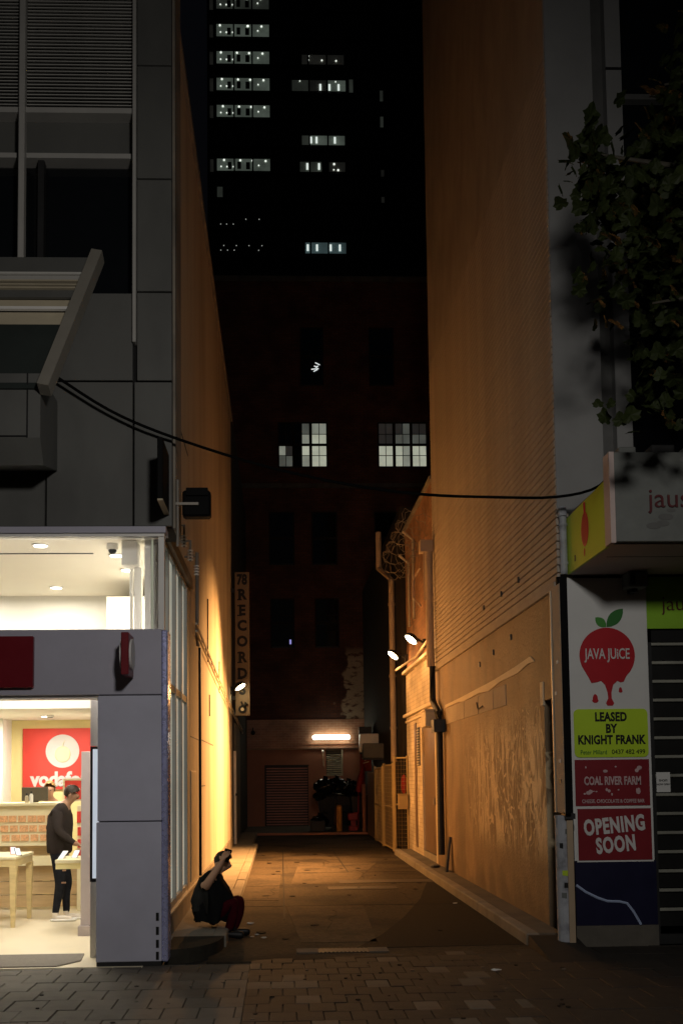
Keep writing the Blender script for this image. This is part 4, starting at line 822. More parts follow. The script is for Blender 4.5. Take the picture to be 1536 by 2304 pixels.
# painted lower storey around the roller door and louvre
for (x0, x1, z0, z1) in ((-8, -.53, 0, 2.72), (.95, 1.57, 0, 2.72), (1.57, 2.12, 0, 1.80), (2.12, 9, 0, 2.72), (-.53, .95, 2.12, 2.72)): bx('rendered_wall', 'redpaint', FB, x0, x1, Y, Y + .3, z0, z1)
bx('string_course', 'redbrick', FB, -8, 9, Y - .05, Y + .3, 2.72, 2.78); bx('string_course', 'redbrick', FB, -8, 9, Y - .03, Y + .3, 2.86, 2.98); bx('string_recess', 'redbrick', FB, -8, 9, Y, Y + .3, 2.78, 2.86)
bx('painted_brick', 'redbrick', FB, -8, 9, Y - .012, Y + .3, 2.98, 3.73)
bx('brick_wall', 'farbrick', FB, -8, 9, Y, Y + .3, 3.73, 19.4); bx('core', 'joint', FB, -8, 9, Y + .31, 48, 0, 19.2); bx('parapet', 'concdirty', FB, -8, 9, Y - .06, Y + .4, 19.4, 19.6)
bx('ledge', 'concdirty', FB, -8, 9, Y - .10, Y, 11.9, 12.05)
rd = bx('roller_door', 'dark', FB, -.52, .94, Y + .13, Y + .16, .05, 2.12)
for i in range(22):
    z = .08 + i * .092
    bx('door_slat', 'rollerdoor', rd, -.51, .93, Y + .095, Y + .13, z, z + .056, bev=.014)
bx('door_jamb', 'dark', FB, -.56, -.52, Y - .02, Y + .13, 0, 2.14); bx('door_head', 'dark', FB, -.56, .97, Y - .02, Y + .13, 2.122, 2.16)
lv = bx('louvre_window', 'dark', FB, 1.57, 2.12, Y + .1, Y + .13, 1.80, 2.72); bx('louvre_frame', 'tan', lv, 2.10, 2.15, Y - .03, Y + .1, 1.80, 2.72); bx('louvre_sill', 'tan', lv, 1.57, 2.15, Y - .04, Y + .1, 1.76, 1.80)
for i in range(12): MB().prism([(Y + .02, 0), (Y + .035, 0), (Y + .10, .05), (Y + .085, .05)], 'x', 1.59, 2.10).build('louvre_blade', 'tan', lv).location.z += 1.82 + i * .074
for i, ch in enumerate(list(lv.children)):
    pass
ft = thing('fluorescent_light', 'bright white fluorescent tube light on the far brick wall', 'light', (1.75, 36.9, 3.1)); bx('batten', 'whiteplastic', ft, 1.11, 2.39, Y - .07, Y - .03, 3.02, 3.16)
MB().tube([(1.10, Y - .13, 3.10), (1.12, Y - .13, 3.10), (1.16, Y - .13, 3.10), (2.34, Y - .13, 3.10), (2.38, Y - .13, 3.10), (2.40, Y - .13, 3.10)], [.03, .06, .08, .08, .06, .03], 14).build('tube', 'tube', ft)
FB2 = thing('small_wall_lamp', 'tiny pale lamp fitting below the fluorescent light', 'lamp', (1.45, 36.9, 2.6)); MB().ball((1.45, Y - .04, 2.62), .05).build('cover', 'whiteplastic', FB2); MB().tube([(1.45, Y - .03, 2.58), (1.48, Y - .03, 2.1)], .018, 6).build('conduit', 'tan', FB2)
MB().tube([(-8, Y - .02, 2.70), (9, Y - .02, 2.70)], .015, 6).build('conduit', 'pipe', FB)
at_loc('wall_camera', 'dark', (-1.0, 36.9, 3.3), MB().ball((-.95, 36.85, 3.28), .08).tube([(-.95, 36.98, 3.45), (-.95, 36.85, 3.32)], .02), 'small dark camera on the red painted brick at the left', 'camera')
# windows: name, x0, x1, z0, z1, list of pane emission (4 cols)
PN = {k: emit('window_glow_%s' % k, c, s, v) for k, c, s, v in (('bright', (.80, .84, .66), .42, .15), ('mid', (.75, .80, .66), .24, .2), ('dim', (.55, .60, .52), .10, .3), ('faint', (.5, .5, .48), .022, .3))}
def sash(x0, x1, z0, z1, rows, parent, cols=2):
    """a sash window of 2 x 4 panes; rows lists pane look from the bottom row up"""
    wdw = bx('window', 'dark', parent, x0, x1, Y - .02, Y + .02, z0 - .05, z0)
    def fr(*a): bx('frame', 'darkwall', wdw, *a)
    zm = (z0 + z1) / 2; xm = (x0 + x1) / 2
    fr(x0 - .05, x0, Y - .03, Y + .01, z0 - .05, z1 + .05); fr(x1, x1 + .05, Y - .03, Y + .01, z0 - .05, z1 + .05); fr(x0, x1, Y - .03, Y + .01, z1, z1 + .05); fr(x0, x1, Y - .035, Y + .005, zm - .045, zm + .045)
    n = len(rows); dz = (z1 - z0) / n
    if cols == 2: bx('glazing_bar', 'darkwall', wdw, xm - .012, xm + .012, Y - .022, Y - .004, z0, z1)
    for i, rr in enumerate(rows):
        if i: bx('glazing_bar', 'darkwall', wdw, x0, x1, Y - .021, Y - .005, z0 + i * dz - .012, z0 + i * dz + .012)
        for c in range(cols):
            m = rr[c] if isinstance(rr, (list, tuple)) else rr
            xa = x0 + (x1 - x0) / cols * c; xb = x0 + (x1 - x0) / cols * (c + 1)
            bx('pane', PN[m] if m else 'blackglass', wdw, xa + .002, xb - .002, Y - .012, Y - .0015, z0 + i * dz + .002, z0 + (i + 1) * dz - .002)
    return wdw
z0, z1 = 12.68, 14.22
sash(.04, .50, z0, z1, ['dim', ('mid', 'faint'), None, None], FB); sash(.58, 1.10, z0, z1, [(None, 'mid'), (None, 'bright'), (None, 'mid'), (None, 'dim')], FB); sash(1.20, 1.70, z0, z1, ['bright', 'bright', 'bright', 'mid'], FB)
sash(3.57, 4.05, z0, z1, ['bright', 'bright', 'faint', 'faint'], FB); sash(4.16, 4.66, z0, z1, [('bright', 'mid'), ('bright', 'mid'), ('dim', 'dim'), ('faint', 'dim')], FB); sash(4.76, 5.24, z0, z1, ['bright', 'bright', 'dim', 'faint'], FB)
for x0, x1 in ((-.27, .47), (1.28, 2.03)): sash(x0, x1, 6.28, 7.92, [None, None, None], FB, cols=1)
for x0, x1 in ((.85, 1.59), (3.3, 4.1)): sash(x0, x1, 15.65, 17.67, [None, None], FB, cols=1)
for x0, x1 in ((-.3, .5), (1.2, 2.0), (3.4, 4.2)): sash(x0, x1, 9.2, 11.0, [None, None], FB, cols=1)
bl = emit('blue_reflection_glow', (.45, .42, 1.0), .6)
wb = thing('blue_reflection', 'tiny bluish glow painting a reflection in a dark window of the far building', 'screen', (.3, 36.95, 6.4)); bx('glow', bl, wb, .34, .40, Y - .05, Y - .03, 6.36, 6.52); bx('stand', 'dark', wb, .33, .41, Y - .045, Y - .03, 6.285, 6.36)  # small glowing box stands in for a bluish reflection in the pane
sl = thing('bright_spikes', 'small cluster of glowing white spikes in a dark upper window', 'lamp', (1.4, 36.9, 16.2)); wl = emit('bright_spikes_glow', (.9, .95, .95), .8)  # thin emissive strips make a small bright spiky shape
for a, b in (((1.20, 16.18), (1.46, 16.20)), ((1.28, 16.10), (1.42, 16.17)), ((1.30, 16.30), (1.42, 16.25)), ((1.34, 16.42), (1.50, 16.34)), ((1.36, 16.24), (1.44, 16.30))): MB().tube([(a[0], Y - .05, a[1]), (b[0], Y - .05, b[1])], .018, 5).build('spike', wl, sl)
MB().tube([(1.45, Y - .05, 16.2), (1.45, Y - .01, 16.2)], .02, 6).build('stem', 'dark', sl)
# bins, bags and clutter near the far wall
def wheelie(x, y, lab, open_=0):
    t = thing('wheelie_bin', lab, 'bin', (x, y, .06), 'black wheelie bins at the far wall')
    MB().hexa([(x - .2, y - .24, .14), (x + .2, y - .24, .14), (x + .2, y + .24, .14), (x - .2, y + .24, .14)], [(x - .28, y - .32, 1.10), (x + .28, y - .32, 1.10), (x + .28, y + .32, 1.10), (x - .28, y + .32, 1.10)]).build('body', 'bin', t)
    MB().prism([(y - .34, 1.10), (y + .34, 1.10), (y + .32, 1.16), (y, 1.2), (y - .32, 1.15)], 'x', x - .29, x + .29).build('lid', 'bin', t)
    for s in (-.2, .2): MB().disc((x + s, y + .22, .17), (1, 0, 0), .1, .05, 14).build('wheel', 'dark', t)
for x, y, lab in ((1.45, 34.3, 'black wheelie bin nearest the roller door'), (2.05, 34.6, 'black wheelie bin behind the orange bollard'), (2.45, 33.6, 'black wheelie bin at the right of the rubbish')): wheelie(x, y, lab)
for i, (x, y, z, r_) in enumerate(((1.40, 34.2, 1.42, .32), (1.78, 34.4, 1.45, .30), (2.15, 34.3, 1.38, .28), (1.2, 33.9, .32, .26), (2.3, 33.8, 1.35, .24), (1.25, 34.1, 1.12, .2))):
    mb = MB(); mb.ball((x, y, z), r_, 1.15, 1, .8, 14, 10)
    for v in mb.bm.verts: v.co += Vector((random.uniform(-1, 1), random.uniform(-1, 1), random.uniform(-1, 1))) * .035
    mb.tube([(x, y, z + r_ * .7), (x + .03, y, z + r_ * 1.05)], [.05, .08], 7)
    at_loc('garbage_bag', 'bag', (x, y, z - r_ * .8), mb, ['shiny black garbage bag on top of the left bin', 'shiny black garbage bag at the peak of the pile', 'black garbage bag right of the peak of the pile', 'black garbage bag on the ground left of the bollard', 'black garbage bag on the right hand bin', 'small black garbage bag slumping off the left of the pile'][i], 'garbage bag', 'black garbage bags')
at_loc('orange_bollard', 'yellow', (1.78, 33.0, .06), MB().tube([(1.78, 33.0, .05), (1.78, 33.0, .83), (1.78, 33.0, .87)], [.09, .09, .05], 12), 'single orange yellow bollard in front of the black bins', 'bollard')
at_loc('red_crate', 'redbag', (2.25, 33.1, .06), MB().box(2.08, 2.35, 33.0, 33.3, .06, .22, bev=.02).box(2.05, 2.38, 33.05, 33.3, .38, .62, bev=.03).box(2.15, 2.3, 33.1, 33.2, .22, .38), 'red plastic seat lying beside the bins', 'seat')
at_loc('dark_carton', 'dark', (1.15, 33.2, .06), MB().box(.9, 1.35, 33.0, 33.5, .061, .38, bev=.01), 'low dark carton on the path left of the bins', 'carton')
ram = MB().prism([(33.0, .06), (34.0, .06), (34.0, .2)], 'x', 1.6, 2.7); at_loc('path_ramp', 'concdirty', (2.1, 33.5, .06), ram, 'low dull ramp at the foot of the bins', 'ramp')
rsn = thing('red_wall_sign', 'red hanging sign with white script at the far right of the lane', 'sign', (2.6, 33.5, 2.4)); bx('panel', 'redbag', rsn, 2.48, 2.84, 33.5, 33.58, 1.9, 3.0); bx('cap', 'dark', rsn, 2.46, 2.86, 33.48, 33.6, 3.0, 3.3)
for i in range(7): MB().tube([(2.58 + .05 * math.sin(i * 2), 33.49, 2.15 + i * .075), (2.72 + .04 * math.cos(i * 3), 33.49, 2.20 + i * .075)], .016, 5).build('white_script', 'printwhite', rsn)
um = at_loc('folded_umbrella', 'redbag', (2.45, 33.2, 1.2), MB().tube([(2.40, 33.2, 1.25), (2.5, 33.2, 1.7), (2.55, 33.2, 2.1)], [.10, .12, .03], 8).tube([(2.38, 33.2, .1), (2.4, 33.2, 1.25)], .02, 6), 'folded dark red umbrella leaning by the bins', 'umbrella')
rp = at_loc('red_post', 'redpaint', (2.52, 32.6, 0), MB().tube([(2.52, 32.6, .0), (2.52, 32.6, 1.5)], .06, 8), 'thin red post at the end of the fence', 'post')
for i, (x, y, z, sx_, sz, m, lab) in enumerate(((2.55, 31.5, 2.45, .42, .55, 'whiteplastic', 'white air conditioner unit on the far right wall'), (2.50, 30.0, 2.25, .36, .42, 'greyrec', 'grey cabinet under the air conditioner'))):
    t = thing('wall_unit', lab, 'cabinet', (x, y, z)); bx('casing', m, t, x - sx_ / 2, 2.9, y, y + .5, z, z + sz, bev=.02); bx('bracket', 'dark', t, x - sx_ / 2, 2.9, y + .1, y + .15, z - .05, z)
# fence further on the right
DF = thing('dark_paling_fence', 'dark fence of tall palings along the far right of the lane', 'fence', (2.6, 30, 0))
for i in range(22):
    y = 28.8 + i * .15; bx('paling', 'doorm', DF, 2.58, 2.61, y, y + .125, .02, 1.85 + random.uniform(-.03, .03))
bx('rail', 'doorm', DF, 2.615, 2.66, 28.8, 32.1, 1.5, 1.58); bx('rail', 'doorm', DF, 2.615, 2.66, 28.8, 32.1, .4, .48); MB().tube([(2.56, 28.75, 0), (2.56, 28.75, 1.95)], .03, 8).build('post', 'galv', DF)
# ------------------------------------------------------------------ 78 records blade sign
RS = thing('record_blade_sign', 'tall narrow blade sign lettered 78 RECORDS on the left wall', 'sign', (-.9, 25.55, 3.2))
bx('panel', 'signcream', RS, -1.07, -.725, 25.5, 25.62, 3.22, 6.69, bev=.01); bx('bracket', 'dark', RS, -1.17, -1.07, 25.54, 25.58, 6.2, 6.3); bx('bracket', 'dark', RS, -1.17, -1.07, 25.54, 25.58, 3.6, 3.7)
def zpx(y): return 1.75 + (1748 - y) * 25.5 / 2400 + .04
for s, y in (('78', 1308), ('R', 1342), ('E', 1378), ('C', 1413), ('O', 1449), ('R', 1485), ('D', 1522), ('S', 1558)):
    z = zpx(y) + .03; text('lettering', s, .34, (-.90, 25.494, z), 'black', RS, bold=.016, sx=.92 if s != '78' else .72)
    if s in 'RED':
        for dz, w_ in ((-.117, .11), (.117, .11)): bx('letter_serif', 'black', RS, -1.015, -1.015 + w_, 25.490, 25.498, z + dz - .014, z + dz + .014)
MB().disc((-.90, 25.493, 3.37), (0, 1, 0), .10, .008, 20).build('gramophone_emblem', 'black', RS); MB().tube([(-.88, 25.492, 3.42), (-.80, 25.492, 3.52)], [.03, .055], 8).build('gramophone_horn', 'black', RS); MB().disc((-.905, 25.487, 3.37), (0, 1, 0), .04, .006, 14).build('emblem_centre', 'creampaint', RS); MB().tube([(-.90, 25.492, 3.47), (-.93, 25.492, 3.56)], .02, 6).build('emblem_arm', 'black', RS)

# ------------------------------------------------------------------ office tower
TW = thing('office_tower', 'dark office tower in the distance with strips of lit windows', 'tower', (2, 145, 0))
YT = 138.2
bx('core', 'blackwall', TW, -9.3, 14.4, YT + 2.4, YT + 30, 0, 150); bx('side_wing', 'blackwall', TW, 14.4, 24, YT + 6, YT + 28, 0, 150)
glow = {k: emit('office_glow_%s' % k, c, s, .35, .5) for k, c, s in (('green', (.66, .80, .66), .065), ('dim', (.66, .75, .62), .022), ('cyan', (.46, .72, .74), .055), ('faint', (.7, .7, .6), .009))}
spot_l = emit('office_spot', (.95, 1, .92), 1.0); spot_d = emit('office_spot_dim', (.95, 1, .92), .45); tubeL = emit('office_tube', (.92, 1, .95), .8)
def office(x0, x1, z0, z1, m, cuts, lights=(), tubes=(), dark=(), lit=None, y=YT):
    """one strip of panes with a shallow lit room behind: back wall glows, lamps hang in front"""
    wdw = bx('window_strip', 'blackwall', TW, x0 - .15, x1 + .15, y + 1.9, y + 2.38, z0 - .3, z1 + .3)
    xs = [x0] + list(cuts) + [x1]
    for i, (a, b) in enumerate(zip(xs, xs[1:])): bx('lit_pane', glow[(lit[i] if lit else m)], wdw, a + .10, b - .10, y + 1.80, y + 1.88, z0, z1)
    for a in xs: bx('mullion', 'blackwall', wdw, a - .10, a + .10, y + 1.4, y + 1.87, z0 - .1, z1 + .1)
    for lx, lz, r_ in lights: MB().disc((lx, y + 1.72, lz), (0, 1, 0), r_ * .72, .06, 10).build('office_lamp', spot_l, wdw)
    for lx, lz in tubes: bx('office_tube', tubeL, wdw, lx - .13, lx + .13, y + 1.70, y + 1.76, lz - .45, lz + .45)
    for dx, w_, dz0, dz1 in dark: bx('partition', 'blackwall', wdw, dx - w_ / 2, dx + w_ / 2, y + 1.74, y + 1.79, dz0, dz1)
for fi, (z0, z1, mm) in enumerate(((107.28, 108.97, 'dim'), (103.3, 104.99, 'green'), (99.4, 101.09, 'green'), (95.58, 97.27, 'green'), (91.77, 93.4, 'green'), (84.14, 85.77, 'green'))):
    d = fi * .12; hl = [(-7.6 + d, z1 - .22, .19), (-5.4 + d, z1 - .25, .19) if fi not in (1,) else (-3.7, z1 - .3, .18), (-3.75 + d, z1 - .28, .19), (-1.9 + d * .9, z1 - .32, .19), (-7.4, z0 + .5, .13), (-6.6, z0 + .48, .13), (-5.75, z0 + .48, .12), (-2.3, z1 - .95, .13)]
    office(-8.06, -.66, z0, z1, mm, (-5.6, -3.1), hl, (), [(-6.25, .5, z0 + .15, z0 + 1.15), (-4.95, .5, z0 + .2, z0 + 1.2), (-3.75, .55, z0 + .15, z0 + 1.15)])
    # canted side pane
    office(-9.0, -8.3, z0 - .2, z1 - .1, 'faint', ())
office(3.6, 9.57, 99.41, 100.73, 'faint', (4.55, 7.1), [(4.6, 100.5, .15), (4.6, 99.95, .15), (6.45, 99.9, .15), (8.4, 99.85, .15)])
office(2.22, 9.75, 95.58, 97.08, 'dim', (4.65, 7.12), [(3.4, 96.9, .10), (8.3, 96.85, .12)], [(6.2, 96.05), (7.45, 96.05), (8.7, 96.05)], lit=['dim', 'faint', 'green'])
office(10.0, 10.75, 95.2, 97.0, 'dim', (), y=YT - .35)
office(3.5, 9.55, 87.89, 89.16, 'green', (4.65, 7.15), [], [(4.85, 88.5), (5.6, 88.5), (8.1, 88.5)], lit=['dim', 'green', 'green'])
office(3.2, 6.34, 84.07, 85.43, 'dim', (4.65,), [], [(4.3, 84.75), (5.9, 84.75)]); office(7.15, 9.56, 84.1, 85.4, 'faint', (), [(7.95, 85.1, .2), (8.5, 84.25, .2), (7.9, 84.3, .12)])
office(3.81, 9.54, 72.57, 74.05, 'cyan', (4.65, 7.05), [], [(4.25, 73.3), (5.5, 73.3), (7.35, 73.3), (8.6, 73.3)])
office(-8.06, -7.1, 80.4, 81.8, 'dim', ())
for z, ls in ((77.3, (-4.1, -2.3)), (76.6, (-7.5, -6.7, -5.8)), (73.6, (-7.1, -5.4, -3.7, -1.95)), (72.95, (-7.5, -6.6, -5.7, -2.4))):
    for x in ls: MB().disc((x, YT + 1.86, z), (0, 1, 0), .055, .06, 8).build('office_lamp', spot_d, TW)
for z0, z1, m in ((96.86, 98.38, 'dim'), (93.03, 94.55, 'dim'), (85.8, 86.74, 'faint'), (82.0, 82.8, 'faint')): office(14.62, 15.3, z0, z1, m, (), y=YT + 4)
for i in range(16): bx('spandrel', 'blackwall', TW, -9.25, 14.3, YT + 1.95, YT + 2.39, 69.3 + i * 3.9 - 1.15 + .0, 69.3 + i * 3.9 + 1.15)

# ------------------------------------------------------------------ cable across the lane
cpts = [(-2.09, 10.05, 5.58), (-1.62, 10.07, 5.28), (-1.11, 10.07, 5.05), (-.35, 10.2, 4.83), (.3, 10.3, 4.69), (.9, 10.35, 4.59), (1.47, 10.4, 4.535), (2.1, 10.4, 4.51), (2.77, 10.4, 4.51), (3.15, 10.2, 4.57), (3.25, 9.8, 4.75)]
sp_ = []
for i in range(len(cpts) - 1):
    q0, q1, q2, q3 = [Vector(cpts[max(0, min(len(cpts) - 1, i + d))]) for d in (-1, 0, 1, 2)]
    for t in (0, .25, .5, .75): sp_.append(.5 * ((2 * q1) + (q2 - q0) * t + (2 * q0 - 5 * q1 + 4 * q2 - q3) * t * t + (3 * q1 - q0 - 3 * q2 + q3) * t ** 3))
cpts = sp_ + [cpts[-1]]
at_loc('overhead_cable', 'cable', (0.6, 10.3, 4.6), MB().tube(cpts, .0145, 8), 'thick black cable slung across the mouth of the lane', 'cable')

# ------------------------------------------------------------------ plane tree on the right
TR = thing('plane_tree', 'leafy street tree leaning in at the right edge, dim in the dark', 'tree', (5.2, 8.3, 0))
MB().tube([(5.2, 8.3, -.02), (5.15, 8.3, 1.6), (5.0, 8.25, 3.4), (4.7, 8.2, 5.2), (4.4, 8.2, 7.2), (4.3, 8.2, 9.2)], [.17, .14, .12, .10, .07, .03], 10).build('trunk', 'bark', TR)
limbs = [[(4.7, 8.2, 5.2), (3.8, 8.1, 5.6), (3.0, 8.2, 5.5)], [(4.55, 8.2, 6.2), (3.5, 8.2, 6.6), (2.5, 8.2, 6.75)], [(4.9, 8.25, 4.2), (4.0, 8.2, 4.5), (3.2, 8.2, 4.55)], [(4.4, 8.2, 7.2), (3.7, 8.3, 7.5), (3.2, 8.3, 7.4)], [(4.6, 8.2, 5.8), (5.6, 8.4, 6.8)], [(4.4, 8.2, 7.0), (5.2, 8, 8.3)]]
for l in limbs: MB().tube(l, [.05, .03, .008][:len(l)] if len(l) == 3 else [.05, .01], 6).build('limb', 'bark', TR)
LF = [(0, 0), (.16, -.12), (.36, -.08), (.54, .08), (.46, .22), (.62, .44), (.42, .54), (.30, .66), (.20, .88), (0, 1.02)]
def leafmesh():
    bm = bmesh.new(); pts = [(x, y) for x, y in LF] + [(-x, y) for x, y in LF[1:-1][::-1]]
    c = bm.verts.new((0, .30, .07)); vs = [bm.verts.new((x, y, -.22 * x * x - .16 * max(0, y - .4) ** 2 + .05 * math.sin(9 * x + 5 * y))) for x, y in pts]
    for i in range(len(vs)): bm.faces.new((c, vs[i], vs[(i + 1) % len(vs)]))
    me = bpy.data.meshes.new('leaf'); bm.to_mesh(me); bm.free(); me.materials.append(M['leaf']); return me
LM = leafmesh()
def leafpos():
    r = random.random()
    if r < .22: c, s = (2.55, 8.2, 6.70), (.11, .16, .13)
    elif r < .34: c, s = (2.60, 8.2, 6.35), (.12, .16, .14)
    elif r < .62: c, s = (2.95, 8.2, 6.25), (.24, .25, .40)
    elif r < .76: c, s = (2.80, 8.2, 5.85), (.18, .2, .20)
    elif r < .86: c, s = (2.85, 8.1, 4.62), (.26, .2, .08)
    else: c, s = (3.2, 8.2, 5.5), (.2, .3, .6)
    return Vector([random.gauss(c[i], s[i]) for i in range(3)])
n = 0; rest = bmesh.new()
def leafmat(p):
    e = Matrix.Rotation(random.uniform(0, 6.28), 4, 'Z') @ Matrix.Rotation(random.uniform(.3, 1.7), 4, 'X') @ Matrix.Rotation(random.uniform(-.6, .6), 4, 'Y')
    return Matrix.Translation(p) @ e @ Matrix.Scale(random.uniform(.07, .15), 4)
for i in range(290):
    p = leafpos()
    if p.x < 2.28 or p.z < 4.45: continue
    o = bpy.data.objects.new('leaf', LM); col.objects.link(o); o.parent = TR; o.matrix_local = Matrix.Translation(-wloc(TR)) @ leafmat(p)
for i in range(3200):
    p = Vector((random.gauss(3.9, .75), random.gauss(8.4, .5), random.gauss(6.5, .9)))
    if p.x < 2.75 + .35 * abs(p.z - 6.2) or p.z < 4.9: continue
    b2 = bmesh.new(); b2.from_mesh(LM); b2.transform(Matrix.Translation(-wloc(TR)) @ leafmat(p)); me = bpy.data.meshes.new('t'); b2.to_mesh(me); b2.free(); rest.from_mesh(me); bpy.data.meshes.remove(me)
me = bpy.data.meshes.new('foliage'); rest.to_mesh(me); rest.free(); me.materials.append(M['leaf']); o = bpy.data.objects.new('foliage', me); col.objects.link(o); o.parent = TR; o['kind'] = 'stuff'

# ------------------------------------------------------------------ people
def skin_person(thing_, V, E, mats, root=0, levels=2):
    """V: name -> (x, y, z, rx[, ry]); one continuous skinned surface; mats: list of (material, [names])"""
    names = list(V); off = wloc(thing_)
    me = bpy.data.meshes.new('body'); me.from_pydata([Vector(V[k][:3]) - off for k in names], [(names.index(a), names.index(b)) for a, b in E], [])
    o = bpy.data.objects.new('body_cage', me); col.objects.link(o)
    o.modifiers.new('skin', 'SKIN'); s = o.modifiers.new('sub', 'SUBSURF'); s.levels = levels; s.render_levels = levels
    for i, k in enumerate(names):
        d = me.skin_vertices[0].data[i]; r = V[k][3:]; d.radius = (r[0], r[-1]); d.use_root = (i == root)
    bpy.context.view_layer.update()
    m2 = bpy.data.meshes.new_from_object(o.evaluated_get(bpy.context.evaluated_depsgraph_get())); bpy.data.objects.remove(o)
    owner = {}
    for mi, (m, ks) in enumerate(mats):
        m2.materials.append(M[m])
        for k in ks: owner[k] = mi
    # face material by the nearest bone (edge owner = its second end)
    segs = [(Vector(V[a][:3]) - off, Vector(V[b][:3]) - off, owner.get(b, 0)) for a, b in E]
    for p in m2.polygons:
        c = p.center; best = (9e9, 0)
        for a, b, w_ in segs:
            d = b - a; t = max(0, min(1, (c - a).dot(d) / max(d.length_squared, 1e-9))); dist = (c - (a + d * t)).length
            if dist < best[0]: best = (dist, w_)
        p.material_index = best[1]; p.use_smooth = True
    b = bpy.data.objects.new('body', m2); col.objects.link(b); b.parent = thing_; return b
def add_hand(V, E, wrist, pre, d, up, s=1.0):
    """palm and five bent fingers from a wrist joint; d = pointing direction, up = back of the hand"""
    w_ = Vector(V[wrist][:3]); d = Vector(d).normalized(); up = Vector(up).normalized(); sd = d.cross(up).normalized(); names = []
    p = w_ + d * .055 * s; V[pre + 'palm'] = (*p, .026 * s, .020 * s); E.append((wrist, pre + 'palm')); names.append(pre + 'palm')
    for i, (o_, ln) in enumerate(((-.030, .062), (-.010, .074), (.010, .070), (.029, .056))):
        a = p + d * .035 * s + sd * o_ * s; b = a + (d * .9 - up * .35) * ln * .55 * s; c = b + (d * .55 - up * .8) * ln * .5 * s
        for j, q in enumerate((a, b, c)): V[pre + 'f%d%d' % (i, j)] = (*q, (.0105, .009, .008)[j] * s); names.append(pre + 'f%d%d' % (i, j))
        E += [(pre + 'palm', pre + 'f%d0' % i), (pre + 'f%d0' % i, pre + 'f%d1' % i), (pre + 'f%d1' % i, pre + 'f%d2' % i)]
    a = p - d * .015 * s - sd * .034 * s; b = a + (d * .7 - sd * .5) * .04 * s
    V[pre + 't0'] = (*a, .012 * s); V[pre + 't1'] = (*b, .010 * s); E += [(pre + 'palm', pre + 't0'), (pre + 't0', pre + 't1')]; names += [pre + 't0', pre + 't1']
    return names
def head_parts(t, c, fwd, up, s, hair, skin='skin', fringe=True):
    """hair, ears and eyes on a head centred at c"""
    fwd = Vector(fwd).normalized(); up = (Vector(up) - fwd * Vector(up).dot(fwd)).normalized(); rt = fwd.cross(up); c = Vector(c)
    rot = Matrix((rt, fwd, up)).transposed()
    mb = MB(); mb.ball(c + up * .022 * s - fwd * .014 * s, .103 * s, .82, 1.02, .98, 18, 12, rot)
    bmesh.ops.delete(mb.bm, geom=[v for v in mb.bm.verts if (v.co - c).dot(up) < (.012 if (v.co - c).dot(fwd) > -.02 * s else -.055) * s + .85 * max(0, (v.co - c).dot(fwd))], context='VERTS')
    for v in mb.bm.verts: v.co += Vector((random.uniform(-1, 1), random.uniform(-1, 1), random.uniform(-1, 1))) * .004
    mb.build('hair', hair, t, smooth=True)
    for sg in (-1, 1):
        MB().ball(c + rt * sg * .082 * s - fwd * .005 * s - up * .012 * s, .026 * s, .35, .7, 1.1, 8, 6, rot).build('ear', skin, t, smooth=True)
        MB().ball(c + rt * sg * .032 * s + fwd * .082 * s - up * .002 * s, .011 * s, 1, .6, .7, 8, 6, rot).build('eye', 'dark', t, smooth=True)
def draped(owner, cy, rings, name, m, ph=0.0, amp=.035, span=(0, 6.2832), seg=40):
    mb = MB(); rows = []
    for (z, cx_, rx, ry, f) in rings:
        row = []
        for k in range(seg):
            t = span[0] + (span[1] - span[0]) * k / (seg if span[1] - span[0] > 6 else seg - 1)
            w_ = 1 + f * amp * (math.cos(6 * t + ph + z * 7) + .6 * math.sin(11 * t - z * 13)) / .2
            row.append(mb.bm.verts.new((cx_ + rx * w_ * math.cos(t), cy + ry * w_ * math.sin(t), z + .012 * f * math.sin(5 * t + ph))))
        rows.append(row)
    full = span[1] - span[0] > 6
    for a_, b_ in zip(rows, rows[1:]):
        for k in range(seg if full else seg - 1): mb.bm.faces.new((a_[k], a_[(k + 1) % seg], b_[(k + 1) % seg], b_[k]))
    return mb.build(name, m, owner, smooth=True)
# --- standing man in the shop
PM = thing('person', 'standing man in charcoal jumper, ripped black jeans and pale shoes looking down at phones', 'person', (-2.75, 13.5, .006))
V = {}; y = 13.5
def a(k, x, dy, z, *r): V[k] = (x, y + dy, z, *r)
a('pelvis', -2.76, 0, .86, .135, .15); a('waist', -2.765, 0, 1.02, .13, .155); a('chest', -2.76, 0, 1.22, .135, .17); a('uchest', -2.74, 0, 1.36, .10, .14); a('neck', -2.685, 0, 1.455, .055, .055); a('jaw', -2.62, 0, 1.50, .060, .055); a('skull', -2.62, 0, 1.555, .088, .075); a('crown', -2.605, 0, 1.60, .075, .07); a('nose', -2.515, 0, 1.525, .014, .014)
E_ = [('pelvis', 'waist'), ('waist', 'chest'), ('chest', 'uchest'), ('uchest', 'neck'), ('neck', 'jaw'), ('jaw', 'skull'), ('skull', 'crown'), ('skull', 'nose')]
for sg, n_, kx, fx in ((-1, 'n', -2.735, -2.70), (1, 'f', -2.68, -2.60)):
    a('hip' + n_, -2.76, sg * .085, .80, .10, .10); a('knee' + n_, kx, sg * .09, .46, .066, .066); a('calf' + n_, kx - .02, sg * .09, .33, .058); a('ank' + n_, fx - .09, sg * .09, .11, .045); a('heel' + n_, fx - .10, sg * .09, .05, .042, .042); a('toe' + n_, fx + .12, sg * .10, .035, .032, .042)
    E_ += [('pelvis', 'hip' + n_), ('hip' + n_, 'knee' + n_), ('knee' + n_, 'calf' + n_), ('calf' + n_, 'ank' + n_), ('ank' + n_, 'heel' + n_), ('heel' + n_, 'toe' + n_)]
